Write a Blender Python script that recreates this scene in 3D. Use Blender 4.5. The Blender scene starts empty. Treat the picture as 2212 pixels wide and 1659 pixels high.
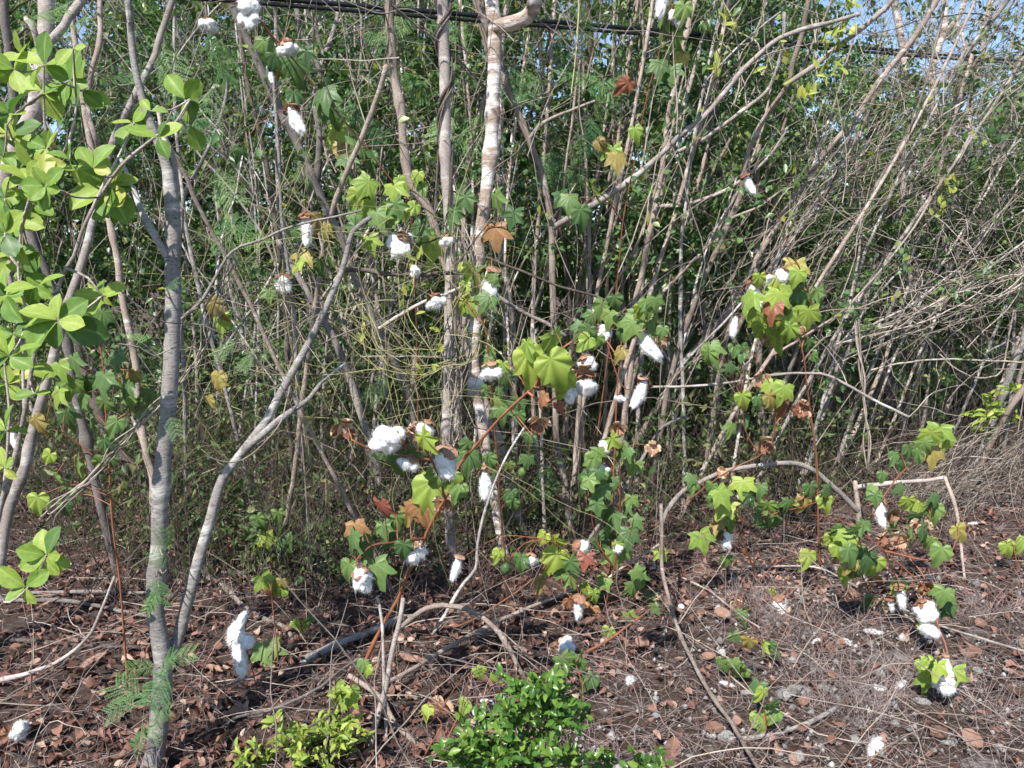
import bpy, math, random
import numpy as np
from mathutils import Vector, Matrix

# ---------------------------------------------------------------- camera, sky, sun, exposure
SC = bpy.context.scene
COL = SC.collection
PITCH = math.radians(8.0)
HFOV = math.radians(68.0)
CAM_H = 1.5
cam_d = bpy.data.cameras.new('camera')
cam = bpy.data.objects.new('camera', cam_d)
COL.objects.link(cam)
cam.location = (0, 0, CAM_H)
cam.rotation_euler = (math.pi/2 - PITCH, 0, 0)
cam_d.sensor_width = 36.0
cam_d.lens = 18.0/math.tan(HFOV/2)
cam_d.clip_start = 0.05
cam_d.clip_end = 2000
SC.camera = cam

SUN_EL = math.radians(47)
SUN_AZ = math.radians(-153)          # direction towards the sun, from +Y, clockwise: behind the camera on its left
world = bpy.data.worlds.new('World'); SC.world = world; world.use_nodes = True
wn = world.node_tree.nodes; wl = world.node_tree.links
bg = wn['Background']
sky = wn.new('ShaderNodeTexSky'); sky.sky_type = 'NISHITA'; sky.sun_disc = False
sky.sun_elevation = SUN_EL; sky.sun_rotation = SUN_AZ
sky.air_density = 1.0; sky.dust_density = 0.15; sky.ozone_density = 2.5
wl.new(sky.outputs[0], bg.inputs['Color']); bg.inputs['Strength'].default_value = 0.12
sun_d = bpy.data.lights.new('sun', 'SUN'); sun_d.energy = 5.0; sun_d.angle = math.radians(0.55)
sun_d.color = (1.0, 0.95, 0.88)
sun = bpy.data.objects.new('sun', sun_d); COL.objects.link(sun)
SD = Vector((math.sin(SUN_AZ)*math.cos(SUN_EL), math.cos(SUN_AZ)*math.cos(SUN_EL), math.sin(SUN_EL)))
sun.rotation_euler = SD.to_track_quat('Z', 'Y').to_euler()
sun.location = (-6, -8, 9)
vs = SC.view_settings
vs.view_transform = 'Standard'; vs.look = 'None'; vs.exposure = 0.85; vs.gamma = 1.0; vs.use_curve_mapping = False
SC.cycles.max_bounces = 4; SC.cycles.transparent_max_bounces = 5
SC.cycles.diffuse_bounces = 2; SC.cycles.transmission_bounces = 3; SC.cycles.glossy_bounces = 2
SC.cycles.sample_clamp_indirect = 6.0
SC.cycles.use_adaptive_sampling = True; SC.cycles.adaptive_threshold = 0.03

# ---------------------------------------------------------------- pixel -> place helpers (overview pixels 2212 x 1659)
OW, OH = 2212.0, 1659.0
FPX = (OW/2)/math.tan(HFOV/2)
CP, SP = math.cos(PITCH), math.sin(PITCH)
rng = np.random.default_rng(11)
random.seed(11)

def ray(x, y):
    a = (x-OW/2)/FPX; b = -(y-OH/2)/FPX
    return np.array([a, CP + b*SP, -SP + b*CP])
def P(x, y, d):                      # the point on the pixel's ray that lies d metres ahead
    r = ray(x, y)
    return np.array([0, 0, CAM_H]) + r*(d/r[1])
def gz(x, y):
    return 0.035*np.sin(0.9*x+1.3)*np.cos(0.7*y) + 0.016*np.sin(2.3*x+1.7*y) + 0.010*np.sin(5.1*x-3.3*y)
def G(x, y):                         # where the pixel's ray meets the ground
    r = ray(x, y); z = 0.0
    p = None
    for _ in range(6):
        t = (z-CAM_H)/min(r[2], -0.02)
        p = np.array([0, 0, CAM_H]) + r*t
        z = float(gz(p[0], p[1]))
    p[2] = z
    return p
def px2m(w, d):
    return w/FPX*d*1.02

# ---------------------------------------------------------------- mesh helpers
def new_mesh(name, V, F, mats, attrs=None, mat_idx=None, smooth=True):
    V = np.asarray(V, dtype=np.float32)
    F = [np.asarray(f, dtype=np.int32) for f in (F if isinstance(F, list) else [F]) if len(f)]
    me = bpy.data.meshes.new(name)
    me.vertices.add(len(V)); me.vertices.foreach_set('co', V.ravel())
    nl = sum(f.size for f in F); npoly = sum(len(f) for f in F)
    me.loops.add(nl); me.polygons.add(npoly)
    me.loops.foreach_set('vertex_index', np.concatenate([f.ravel() for f in F]))
    tot = np.concatenate([np.full(len(f), f.shape[1], np.int32) for f in F])
    start = np.concatenate([[0], np.cumsum(tot)[:-1]]).astype(np.int32)
    me.polygons.foreach_set('loop_start', start)
    try: me.polygons.foreach_set('loop_total', tot)
    except Exception: pass
    me.polygons.foreach_set('use_smooth', np.full(npoly, smooth, bool))
    for m in mats: me.materials.append(m)
    if mat_idx is not None:
        me.polygons.foreach_set('material_index', np.asarray(mat_idx, np.int32))
    for k, v in (attrs or {}).items():
        a = me.attributes.new(k, 'FLOAT', 'POINT'); a.data.foreach_set('value', np.asarray(v, np.float32))
    me.update(); me.validate()
    return me

def tag(o, label=None, cat=None, group=None, kind=None):
    if label: o['label'] = label
    if cat: o['category'] = cat
    if group: o['group'] = group
    if kind: o['kind'] = kind
    return o
def link(name, me, parent=None):
    o = bpy.data.objects.new(name, me); COL.objects.link(o)
    if parent is not None: o.parent = parent
    return o
def thing(name, loc, label, cat, group=None):
    o = bpy.data.objects.new(name, None); COL.objects.link(o)
    o.location = [float(c) for c in loc]; o.empty_display_size = 0.1
    return tag(o, label, cat, group)

class Geo:                           # collects pieces of one mesh
    def __init__(s): s.V=[]; s.Q=[]; s.T=[]; s.A=[]; s.B=[]; s.mq=[]; s.mt=[]; s.n=0
    def add(s, V, Q=None, T=None, tint=0.5, rib=0.0, m=0):
        V = np.asarray(V, float).reshape(-1, 3); k = len(V)
        s.V.append(V)
        s.A.append(np.broadcast_to(np.asarray(tint, float), (k,)).copy())
        s.B.append(np.broadcast_to(np.asarray(rib, float), (k,)).copy())
        if Q is not None and len(Q): Q=np.asarray(Q); s.Q.append(Q+s.n); s.mq.append(np.full(len(Q), m))
        if T is not None and len(T): T=np.asarray(T); s.T.append(T+s.n); s.mt.append(np.full(len(T), m))
        s.n += k
        return s
    def mesh(s, name, mats, off=None, smooth=True):
        V = np.concatenate(s.V)
        if off is not None: V = V - np.asarray(off)
        F = []; mi = []
        if s.Q: F.append(np.concatenate(s.Q)); mi.append(np.concatenate(s.mq))
        if s.T: F.append(np.concatenate(s.T)); mi.append(np.concatenate(s.mt))
        return new_mesh(name, V, F, mats, {'tint': np.concatenate(s.A), 'rib': np.concatenate(s.B)}, np.concatenate(mi), smooth)

def norm(v): return v/np.maximum(np.linalg.norm(v, axis=-1, keepdims=True), 1e-9)

def tubes(PL, R, sides=3, cap=True):
    """PL (N,S,3) polylines, R (N,S) radii -> verts, quads"""
    N, S, _ = PL.shape
    T = np.empty_like(PL); T[:, 1:-1] = PL[:, 2:]-PL[:, :-2]; T[:, 0] = PL[:, 1]-PL[:, 0]; T[:, -1] = PL[:, -1]-PL[:, -2]
    T = norm(T)
    mean = norm(T.mean(1))
    ref = np.where(np.abs(mean[:, 2:3]) < 0.75, np.array([[0, 0, 1.0]]), np.array([[0.0, 1.0, 0]]))
    U = norm(np.cross(T, ref[:, None, :])); W = np.cross(T, U)
    ang = np.arange(sides)*2*math.pi/sides
    V = PL[:, :, None, :] + R[:, :, None, None]*(np.cos(ang)[None, None, :, None]*U[:, :, None, :] + np.sin(ang)[None, None, :, None]*W[:, :, None, :])
    i = np.arange(S-1)[:, None]*sides; j = np.arange(sides)[None, :]; j2 = (j+1) % sides
    q = np.stack([i+j, i+j2, i+sides+j2, i+sides+j], -1).reshape(-1, 4)
    Q = (q[None] + (np.arange(N)*S*sides)[:, None, None]).reshape(-1, 4)
    return V.reshape(-1, 3), Q

def smooth_path(pts, step=0.04):
    pts = np.asarray(pts, float)
    p = np.vstack([2*pts[0]-pts[1], pts, 2*pts[-1]-pts[-2]])
    out = []
    for i in range(1, len(p)-2):
        n = max(2, int(np.linalg.norm(p[i+1]-p[i])/step))
        t = np.linspace(0, 1, n, endpoint=False)[:, None]
        a, b, c, d = p[i-1], p[i], p[i+1], p[i+2]
        out.append(0.5*((2*b)+(-a+c)*t+(2*a-5*b+4*c-d)*t*t+(-a+3*b-3*c+d)*t**3))
    out.append(pts[-1:])
    return np.vstack(out)

def arclen(p):
    s = np.concatenate([[0], np.cumsum(np.linalg.norm(np.diff(p, axis=0), axis=1))])
    return s/max(s[-1], 1e-9)

def add_stem(g, pts, r0, r1, sides=9, step=0.04, wob=0.12, m=0, knots=True, tint=None, jit=0.0):
    """a tapered stem through pts, from radius r0 to r1, uneven like wood"""
    p = smooth_path(pts, step)
    s = arclen(p); n = len(p)
    r = r0+(r1-r0)*s if np.ndim(r0) == 0 else np.interp(s, np.asarray(r0)[:, 0], np.asarray(r0)[:, 1])
    r = r*(1+wob*np.convolve(rng.normal(0, 1, n+4), np.ones(5)/5, 'valid'))
    if knots and n > 12:
        for k in range(max(1, n//22)):
            c = rng.integers(2, n-2); r *= 1+0.28*np.exp(-((np.arange(n)-c)/1.2)**2)
    if jit:
        nz = np.stack([np.convolve(rng.normal(0, 1, n+8), np.ones(9)/9, 'valid') for _ in range(3)], 1)
        nz *= np.minimum(1, np.minimum(np.arange(n), np.arange(n)[::-1])/4)[:, None]
        p = p+nz*jit
    V, Q = tubes(p[None], r[None], sides)
    t = rng.random() if tint is None else tint
    g.add(V, Q, tint=t, m=m)
    e = p[-1]+norm(p[-1]-p[-2])*r[-1]*0.6          # end cap
    ring = np.arange(sides)+g.n-sides
    T = np.stack([ring, np.roll(ring, -1), np.full(sides, g.n)], -1)-g.n
    g.add(e[None], T=T, tint=t, m=m)
    return p, r

def rand_dirs(n, r=rng): return norm(r.normal(0, 1, (n, 3)))

# leaf templates: base at the origin, blade along +Y, face towards +Z
LEAF4 = (np.array([[0, 0, 0], [-.5, .42, .07], [0, .5, -.03], [.5, .42, .07], [0, 1, -.1]]), np.array([[0, 2, 1], [0, 3, 2], [1, 2, 4], [2, 3, 4]]), np.array([.6, 0, 1, 0, .3]))
LEAF8 = (np.array([[0, 0, 0], [-.36, .2, .10], [-.5, .5, .16], [-.33, .8, .08], [0, .25, 0], [0, .55, -.02], [0, 1, -.16], [.36, .2, .10], [.5, .5, .16], [.33, .8, .08]]),
         np.array([[0, 4, 1], [1, 4, 2], [2, 4, 5], [2, 5, 3], [3, 5, 6], [0, 7, 4], [7, 8, 4], [8, 5, 4], [8, 9, 5], [9, 6, 5]]), np.array([.6, 0, 0, 0, 1, 1, .5, 0, 0, 0]))
def leaf_cloud(g, C, L, W, ax, nr, tpl=LEAF4, m=0, tint=None, curl=1.0):
    """C (N,3) bases, L lengths, W width/length, ax leaf axis, nr normals"""
    N = len(C)
    tv, tt, rb = tpl
    ax = norm(ax); X = norm(np.cross(ax, nr)); Z = np.cross(X, ax)
    L = np.broadcast_to(L, (N,))[:, None, None]; W = np.broadcast_to(W, (N,))[:, None, None]
    cu = np.broadcast_to(curl, (N,))[:, None, None]
    V = C[:, None, :]+L*(tv[None, :, 0:1]*W*X[:, None]+tv[None, :, 1:2]*ax[:, None]+tv[None, :, 2:3]*cu*Z[:, None])
    k = len(tv)
    T = (tt[None]+(np.arange(N)*k)[:, None, None]).reshape(-1, 3)
    tn = rng.random(N) if tint is None else tint
    g.add(V.reshape(-1, 3), T=T, tint=np.repeat(tn, k), rib=np.tile(rb, N), m=m)

def curvy(N, S, start, dirv, length, bend=0.35, droop=0.0, r=rng):
    """N random wandering polylines of S points"""
    d = norm(dirv).copy(); p = start.copy(); out = [p.copy()]
    st = (np.asarray(length)/(S-1))[:, None]*np.ones((N, 1))
    drift = r.normal(0, bend*0.5, (N, 3))
    for i in range(S-1):
        d = norm(d+r.normal(0, bend, (N, 3))*0.6+drift*0.35+np.array([0, 0, -droop]))
        p = p+d*st; out.append(p.copy())
    return np.stack(out, 1)

# ---------------------------------------------------------------- materials
def mat(name): 
    m = bpy.data.materials.new(name); m.use_nodes = True
    nt = m.node_tree
    return m, nt, nt.nodes, nt.links, nt.nodes['Principled BSDF']
def ramp(N, stops):
    n = N.new('ShaderNodeValToRGB'); e = n.color_ramp.elements
    e[0].position, e[0].color = stops[0][0], (*stops[0][1], 1); e[1].position, e[1].color = stops[-1][0], (*stops[-1][1], 1)
    for p_, c in stops[1:-1]:
        x = e.new(p_); x.color = (*c, 1)
    return n
def tex(N, L, kind, scale, vec=None, detail=4, rough=0.6):
    n = N.new('ShaderNodeTexNoise' if kind == 'noise' else 'ShaderNodeTexVoronoi')
    n.inputs['Scale'].default_value = scale
    if kind == 'noise': n.inputs['Detail'].default_value = detail; n.inputs['Roughness'].default_value = rough
    if vec is not None: L.new(vec, n.inputs['Vector'])
    return n
def mixc(N, L, a, b, fac, mode='MIX'):
    n = N.new('ShaderNodeMix'); n.data_type = 'RGBA'; n.blend_type = mode
    for s, v in ((n.inputs[6], a), (n.inputs[7], b), (n.inputs[0], fac)):
        if hasattr(v, 'is_linked') or hasattr(v, 'links'): L.new(v, s)
        elif isinstance(v, (int, float)): s.default_value = v
        else: s.default_value = (*v, 1)
    return n.outputs[2]

def bark(name, dark, mid, light, lichen=(0.55, 0.53, 0.5), lich=0.55, scale=9, bump=0.5):
    m, nt, N, L, b = mat(name)
    tc = N.new('ShaderNodeTexCoord'); at = N.new('ShaderNodeAttribute'); at.attribute_name = 'tint'
    mp = N.new('ShaderNodeMapping'); mp.inputs['Scale'].default_value = (1, 1, 0.45); L.new(tc.outputs['Object'], mp.inputs['Vector'])
    n1 = tex(N, L, 'noise', scale, mp.outputs[0], 6, 0.65)
    r1 = ramp(N, [(0.25, dark), (0.5, mid), (0.75, light)]); L.new(n1.outputs[0], r1.inputs[0])
    mp2 = N.new('ShaderNodeMapping'); mp2.inputs['Scale'].default_value = (0.6, 0.6, 2.4); L.new(tc.outputs['Object'], mp2.inputs['Vector'])
    n2 = tex(N, L, 'noise', scale*0.8, mp2.outputs[0], 5, 0.7)
    r2 = ramp(N, [(lich, (0, 0, 0)), (lich+0.12, (1, 1, 1))]); L.new(n2.outputs[0], r2.inputs[0])
    c = mixc(N, L, r1.outputs[0], lichen, r2.outputs[0])
    mp3 = N.new('ShaderNodeMapping'); mp3.inputs['Scale'].default_value = (1, 1, 4.0); L.new(tc.outputs['Object'], mp3.inputs['Vector'])
    n3 = tex(N, L, 'noise', scale*9, mp3.outputs[0], 3, 0.6)           # lenticels and fine cracks
    r3 = ramp(N, [(0.34, (0.35, 0.33, 0.31)), (0.47, (1, 1, 1))]); L.new(n3.outputs[0], r3.inputs[0])
    c = mixc(N, L, c, r3.outputs[0], 0.75, 'MULTIPLY')
    n4 = tex(N, L, 'noise', scale*22, tc.outputs['Object'], 4, 0.7)      # crusty speckle
    r4 = ramp(N, [(0.58, (0, 0, 0)), (0.66, (1, 1, 1))]); L.new(n4.outputs[0], r4.inputs[0])
    sf = N.new('ShaderNodeMath'); sf.operation = 'MULTIPLY'; L.new(r4.outputs[0], sf.inputs[0]); sf.inputs[1].default_value = 0.55
    c = mixc(N, L, c, lichen, sf.outputs[0])
    hv = N.new('ShaderNodeHueSaturation'); L.new(c, hv.inputs['Color'])
    mr = N.new('ShaderNodeMapRange'); L.new(at.outputs['Fac'], mr.inputs[0]); mr.inputs[3].default_value = 0.72; mr.inputs[4].default_value = 1.22
    L.new(mr.outputs[0], hv.inputs['Value'])
    L.new(hv.outputs[0], b.inputs['Base Color']); b.inputs['Roughness'].default_value = 0.85; b.inputs['Specular IOR Level'].default_value = 0.2
    bm = N.new('ShaderNodeBump'); bm.inputs['Strength'].default_value = bump; bm.inputs['Distance'].default_value = 0.006
    ad = N.new('ShaderNodeMath'); ad.operation = 'ADD'; L.new(n1.outputs[0], ad.inputs[0]); L.new(n3.outputs[0], ad.inputs[1])
    L.new(ad.outputs[0], bm.inputs['Height']); L.new(bm.outputs[0], b.inputs['Normal'])
    return m

def leafm(name, stops, rib=None, transl=0.35, rough=0.45, use_obj=False, spots=None, holes=False, spec=0.35):
    m, nt, N, L, b = mat(name)
    if use_obj:
        oi = N.new('ShaderNodeObjectInfo'); fac = oi.outputs['Random']
    else:
        at = N.new('ShaderNodeAttribute'); at.attribute_name = 'tint'; fac = at.outputs['Fac']
    r = ramp(N, stops); L.new(fac, r.inputs[0]); c = r.outputs[0]
    tc = N.new('ShaderNodeTexCoord')
    n = tex(N, L, 'noise', 3.0 if use_obj else 12.0, tc.outputs['Object'], 4, 0.6)
    rr = ramp(N, [(0.3, (0.72, 0.72, 0.72)), (0.7, (1.2, 1.2, 1.2))]); L.new(n.outputs[0], rr.inputs[0])
    c = mixc(N, L, c, rr.outputs[0], 1.0, 'MULTIPLY')
    if rib:
        ra = N.new('ShaderNodeAttribute'); ra.attribute_name = 'rib'
        pw = N.new('ShaderNodeMath'); pw.operation = 'POWER'; L.new(ra.outputs['Fac'], pw.inputs[0]); pw.inputs[1].default_value = 9
        ml = N.new('ShaderNodeMath'); ml.operation = 'MULTIPLY'; L.new(pw.outputs[0], ml.inputs[0]); ml.inputs[1].default_value = 0.6
        c = mixc(N, L, c, rib, ml.outputs[0])
    if spots:
        v = tex(N, L, 'noise', 5.5, tc.outputs['Object'], 6, 0.75)
        rs = ramp(N, [(0.6, (0, 0, 0)), (0.7, (1, 1, 1))]); L.new(v.outputs[0], rs.inputs[0])
        c = mixc(N, L, c, spots, rs.outputs[0])
    L.new(c, b.inputs['Base Color']); b.inputs['Roughness'].default_value = rough; b.inputs['Specular IOR Level'].default_value = spec
    tr = N.new('ShaderNodeBsdfTranslucent')
    ct = mixc(N, L, c, (1.15, 1.25, 0.55), 1.0, 'MULTIPLY'); L.new(ct, tr.inputs['Color'])
    mx = N.new('ShaderNodeMixShader'); mx.inputs[0].default_value = transl
    L.new(b.outputs[0], mx.inputs[1]); L.new(tr.outputs[0], mx.inputs[2])
    out = N['Material Output']; sh = mx.outputs[0]
    if holes:
        vo = tex(N, L, 'voronoi', 7.0, tc.outputs['Object'])
        n2 = tex(N, L, 'noise', 2.2, tc.outputs['Object'])
        sb = N.new('ShaderNodeMath'); sb.operation = 'MULTIPLY_ADD'; L.new(n2.outputs[0], sb.inputs[0]); sb.inputs[1].default_value = -0.62; L.new(vo.outputs['Distance'], sb.inputs[2])
        gt = N.new('ShaderNodeMath'); gt.operation = 'LESS_THAN'; L.new(sb.outputs[0], gt.inputs[0]); gt.inputs[1].default_value = -0.245
        tp = N.new('ShaderNodeBsdfTransparent'); m2 = N.new('ShaderNodeMixShader')
        L.new(gt.outputs[0], m2.inputs[0]); L.new(sh, m2.inputs[1]); L.new(tp.outputs[0], m2.inputs[2]); sh = m2.outputs[0]
    L.new(sh, out.inputs['Surface'])
    return m

def plain(name, stops, rough=0.8, scale=25, bump=0.3, attr=True, spec=0.2):
    m, nt, N, L, b = mat(name)
    tc = N.new('ShaderNodeTexCoord')
    n = tex(N, L, 'noise', scale, tc.outputs['Object'], 6, 0.65)
    r = ramp(N, stops); L.new(n.outputs[0], r.inputs[0]); c = r.outputs[0]
    if attr:
        at = N.new('ShaderNodeAttribute'); at.attribute_name = 'tint'
        mr = N.new('ShaderNodeMapRange'); L.new(at.outputs['Fac'], mr.inputs[0]); mr.inputs[3].default_value = 0.6; mr.inputs[4].default_value = 1.35
        hv = N.new('ShaderNodeHueSaturation'); L.new(c, hv.inputs['Color']); L.new(mr.outputs[0], hv.inputs['Value']); c = hv.outputs[0]
    L.new(c, b.inputs['Base Color']); b.inputs['Roughness'].default_value = rough; b.inputs['Specular IOR Level'].default_value = spec
    if bump:
        bm = N.new('ShaderNodeBump'); bm.inputs['Strength'].default_value = bump; bm.inputs['Distance'].default_value = 0.01
        L.new(n.outputs[0], bm.inputs['Height']); L.new(bm.outputs[0], b.inputs['Normal'])
    return m

M = {}
M['pale']  = bark('bark_pale', (0.16, 0.13, 0.115), (0.33, 0.28, 0.255), (0.48, 0.43, 0.40), lich=0.54)
M['tan']   = bark('bark_tan', (0.12, 0.09, 0.072), (0.28, 0.22, 0.185), (0.43, 0.36, 0.315), lich=0.57)
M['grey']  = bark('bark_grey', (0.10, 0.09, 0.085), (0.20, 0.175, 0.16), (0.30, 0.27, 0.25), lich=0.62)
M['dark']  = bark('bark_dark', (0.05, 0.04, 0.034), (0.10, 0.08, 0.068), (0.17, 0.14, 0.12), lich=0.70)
M['white'] = bark('bark_white', (0.12, 0.11, 0.10), (0.27, 0.25, 0.235), (0.42, 0.395, 0.37), lichen=(0.56, 0.54, 0.51), lich=0.52, scale=6)
M['spot']  = bark('bark_mottled', (0.17, 0.115, 0.085), (0.30, 0.225, 0.18), (0.42, 0.345, 0.30), lichen=(0.68, 0.64, 0.61), lich=0.47, scale=9, bump=0.9)
M['red']   = plain('red_stem', [(0.3, (0.16, 0.055, 0.03)), (0.7, (0.27, 0.11, 0.055))], rough=0.55, spec=0.35)
M['vine']  = plain('dry_vine', [(0.3, (0.19, 0.16, 0.13)), (0.7, (0.40, 0.35, 0.295))])
M['vgreen'] = plain('green_vine', [(0.3, (0.20, 0.19, 0.085)), (0.7, (0.34, 0.31, 0.16))])
M['twig']  = plain('dry_twig', [(0.3, (0.15, 0.115, 0.095)), (0.7, (0.36, 0.31, 0.265))], scale=9)
M['twigd'] = plain('dark_twig', [(0.3, (0.045, 0.036, 0.03)), (0.7, (0.12, 0.098, 0.08))], scale=9)
M['straw'] = plain('dead_straw', [(0.3, (0.14, 0.105, 0.10)), (0.7, (0.38, 0.305, 0.285))], scale=5)
M['cable'] = plain('black_cable', [(0.3, (0.008, 0.009, 0.012)), (0.7, (0.014, 0.015, 0.019))], rough=0.42, bump=0.05, attr=False, spec=0.5)
M['stone'] = plain('limestone', [(0.25, (0.11, 0.105, 0.10)), (0.5, (0.24, 0.235, 0.225)), (0.75, (0.42, 0.41, 0.39))], scale=14, bump=0.7)
M['lint']  = plain('cotton_lint', [(0.3, (0.80, 0.80, 0.80)), (0.7, (0.90, 0.90, 0.90))], rough=1.0, scale=60, bump=0.5, attr=False, spec=0.0)
M['husk']  = leafm('dry_husk', [(0, (0.20, 0.085, 0.05)), (0.5, (0.30, 0.155, 0.095)), (1, (0.42, 0.26, 0.17))], transl=0.2, rough=0.7, use_obj=True, rib=(0.5, 0.34, 0.22))
M['capsule'] = leafm('capsule_wall', [(0, (0.42, 0.28, 0.18)), (1, (0.58, 0.44, 0.31))], transl=0.15, rough=0.6, use_obj=True)
M['lg']    = leafm('cotton_leaf_green', [(0, (0.075, 0.145, 0.055)), (0.5, (0.125, 0.215, 0.07)), (1, (0.20, 0.30, 0.085))], rib=(0.34, 0.45, 0.18), use_obj=True, spots=(0.15, 0.14, 0.05), holes=True)
M['ly']    = leafm('cotton_leaf_lime', [(0, (0.24, 0.36, 0.075)), (1, (0.37, 0.46, 0.09))], rib=(0.46, 0.52, 0.2), use_obj=True, spots=(0.32, 0.26, 0.06), holes=True, transl=0.4)
M['lr']    = leafm('cotton_leaf_red', [(0, (0.30, 0.10, 0.07)), (1, (0.36, 0.20, 0.09))], rib=(0.45, 0.3, 0.15), use_obj=True, spots=(0.2, 0.24, 0.07), holes=True)
M['ld']    = leafm('leaf_yellow_brown', [(0, (0.29, 0.21, 0.075)), (1, (0.40, 0.36, 0.10))], rib=(0.5, 0.4, 0.18), use_obj=True, spots=(0.26, 0.13, 0.05), holes=True)
M['oval']  = leafm('oval_leaf', [(0, (0.12, 0.23, 0.045)), (0.5, (0.22, 0.34, 0.06)), (1, (0.34, 0.43, 0.085))], rib=(0.42, 0.5, 0.2), use_obj=True, rough=0.52, spec=0.28)
M['mass']  = leafm('thicket_leaf', [(0, (0.05, 0.115, 0.04)), (0.45, (0.085, 0.175, 0.055)), (0.8, (0.13, 0.23, 0.065)), (0.95, (0.22, 0.29, 0.07)), (1, (0.34, 0.33, 0.06))], rib=(0.2, 0.3, 0.12), rough=0.38, spec=0.5)
M['mass2'] = leafm('thicket_leaf_bluish', [(0, (0.055, 0.12, 0.055)), (0.6, (0.10, 0.18, 0.08)), (1, (0.17, 0.25, 0.09))], rough=0.36, spec=0.5)
M['lime']  = leafm('lime_leaf', [(0, (0.17, 0.28, 0.05)), (1, (0.36, 0.42, 0.08))], rib=(0.4, 0.46, 0.16))
M['gloss'] = leafm('small_glossy_leaf', [(0, (0.055, 0.13, 0.025)), (0.6, (0.10, 0.21, 0.035)), (1, (0.22, 0.33, 0.06))], rough=0.3, spec=0.5)
M['frond'] = leafm('feathery_leaf', [(0, (0.08, 0.19, 0.07)), (1, (0.17, 0.30, 0.085))], use_obj=True)
M['grass'] = leafm('undergrowth', [(0, (0.045, 0.085, 0.03)), (0.6, (0.09, 0.14, 0.045)), (1, (0.2, 0.2, 0.08))], rough=0.5)
M['litter'] = leafm('dead_leaf', [(0, (0.06, 0.032, 0.025)), (0.35, (0.145, 0.068, 0.052)), (0.75, (0.24, 0.125, 0.095)), (0.93, (0.34, 0.21, 0.165)), (1, (0.42, 0.33, 0.26))], transl=0.1, rough=0.75, spec=0.2)
M['litter1'] = leafm('dead_leaf_big', [(0, (0.11, 0.06, 0.045)), (0.5, (0.20, 0.115, 0.085)), (1, (0.33, 0.21, 0.155))], transl=0.12, rough=0.75, use_obj=True, rib=(0.4, 0.26, 0.17), spec=0.2)

def ground_mat():
    m, nt, N, L, b = mat('forest_soil')
    tc = N.new('ShaderNodeTexCoord'); v = tc.outputs['Object']
    n1 = tex(N, L, 'noise', 1.3, v, 8, 0.7); n2 = tex(N, L, 'noise', 34, v, 8, 0.75); n3 = tex(N, L, 'noise', 4.5, v, 6, 0.7)
    r = ramp(N, [(0.28, (0.035, 0.024, 0.02)), (0.5, (0.085, 0.058, 0.048)), (0.72, (0.18, 0.135, 0.115))]); L.new(n2.outputs[0], r.inputs[0])
    r2 = ramp(N, [(0.56, (0, 0, 0)), (0.68, (1, 1, 1))]); L.new(n3.outputs[0], r2.inputs[0])
    sx = N.new('ShaderNodeSeparateXYZ'); L.new(v, sx.inputs[0])     # pale marl shows on the open verge
    a = N.new('ShaderNodeMath'); a.operation = 'MULTIPLY_ADD'; L.new(sx.outputs['Y'], a.inputs[0]); a.inputs[1].default_value = -0.7; L.new(sx.outputs['X'], a.inputs[2])
    mr = N.new('ShaderNodeMapRange'); L.new(a.outputs[0], mr.inputs[0]); mr.inputs[1].default_value = -1.9; mr.inputs[2].default_value = -0.6
    ml = N.new('ShaderNodeMath'); ml.operation = 'MULTIPLY'; L.new(mr.outputs[0], ml.inputs[0]); L.new(r2.outputs[0], ml.inputs[1])
    r3 = ramp(N, [(0.3, (0.2, 0.18, 0.165)), (0.7, (0.42, 0.39, 0.37))]); L.new(n2.outputs[0], r3.inputs[0])
    c = mixc(N, L, r.outputs[0], r3.outputs[0], ml.outputs[0])
    L.new(c, b.inputs['Base Color']); b.inputs['Roughness'].default_value = 0.95; b.inputs['Specular IOR Level'].default_value = 0.1
    bm = N.new('ShaderNodeBump'); bm.inputs['Strength'].default_value = 0.9; bm.inputs['Distance'].default_value = 0.03
    L.new(n2.outputs[0], bm.inputs['Height']); L.new(bm.outputs[0], b.inputs['Normal'])
    return m
M['soil'] = ground_mat()

# ---------------------------------------------------------------- ground
def build_ground():
    xs = np.concatenate([[-300, -120, -50, -25], np.linspace(-12, 12, 150), [25, 50, 120, 300]])
    ys = np.concatenate([[-120, -40, -10, -3], np.linspace(-1, 16, 120), [25, 50, 120, 300]])
    X, Y = np.meshgrid(xs, ys)
    near = np.exp(-((X/12)**2+((Y-6)/12)**2))
    Z = gz(X, Y)*near + 0.012*rng.normal(0, 1, X.shape)*near
    V = np.stack([X, Y, Z], -1).reshape(-1, 3)
    nx = len(xs); i, j = np.meshgrid(np.arange(len(ys)-1), np.arange(nx-1), indexing='ij')
    a = (i*nx+j).ravel()
    Q = np.stack([a, a+1, a+nx+1, a+nx], -1)
    o = link('ground', new_mesh('ground', V, Q, [M['soil']]))
    tag(o, 'brown soil covered with dead leaves and pale marl', 'ground', kind='structure')
build_ground()

# ---------------------------------------------------------------- trees
TREES = {}; SHORT = []
def to_world(pts, d0, d1, extend=True):
    """pts run from the foot (distance d0) to the tip (distance d1)"""
    q = np.asarray(pts, float); s = arclen(q)
    w = np.array([P(x, y, d0+(d1-d0)*t) for (x, y), t in zip(q, s)])
    if extend:
        z0 = gz(w[0][0], w[0][1])
        if w[0][2] > z0-0.02:
            dv = norm(w[0]-w[min(2, len(w)-1)]); dv[2] = min(dv[2], -0.55); dv[1] = np.clip(dv[1], -.2, .2); dv = norm(dv)
            h = w[0][2]-z0+0.06
            foot = w[0]+dv*(h/-dv[2])
            if h > 0.5: w = np.vstack([foot, (w[0]+foot)/2+np.array([dv[0]*-.03, 0, 0]), w])
            else: w = np.vstack([foot, w])
    return w

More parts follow.
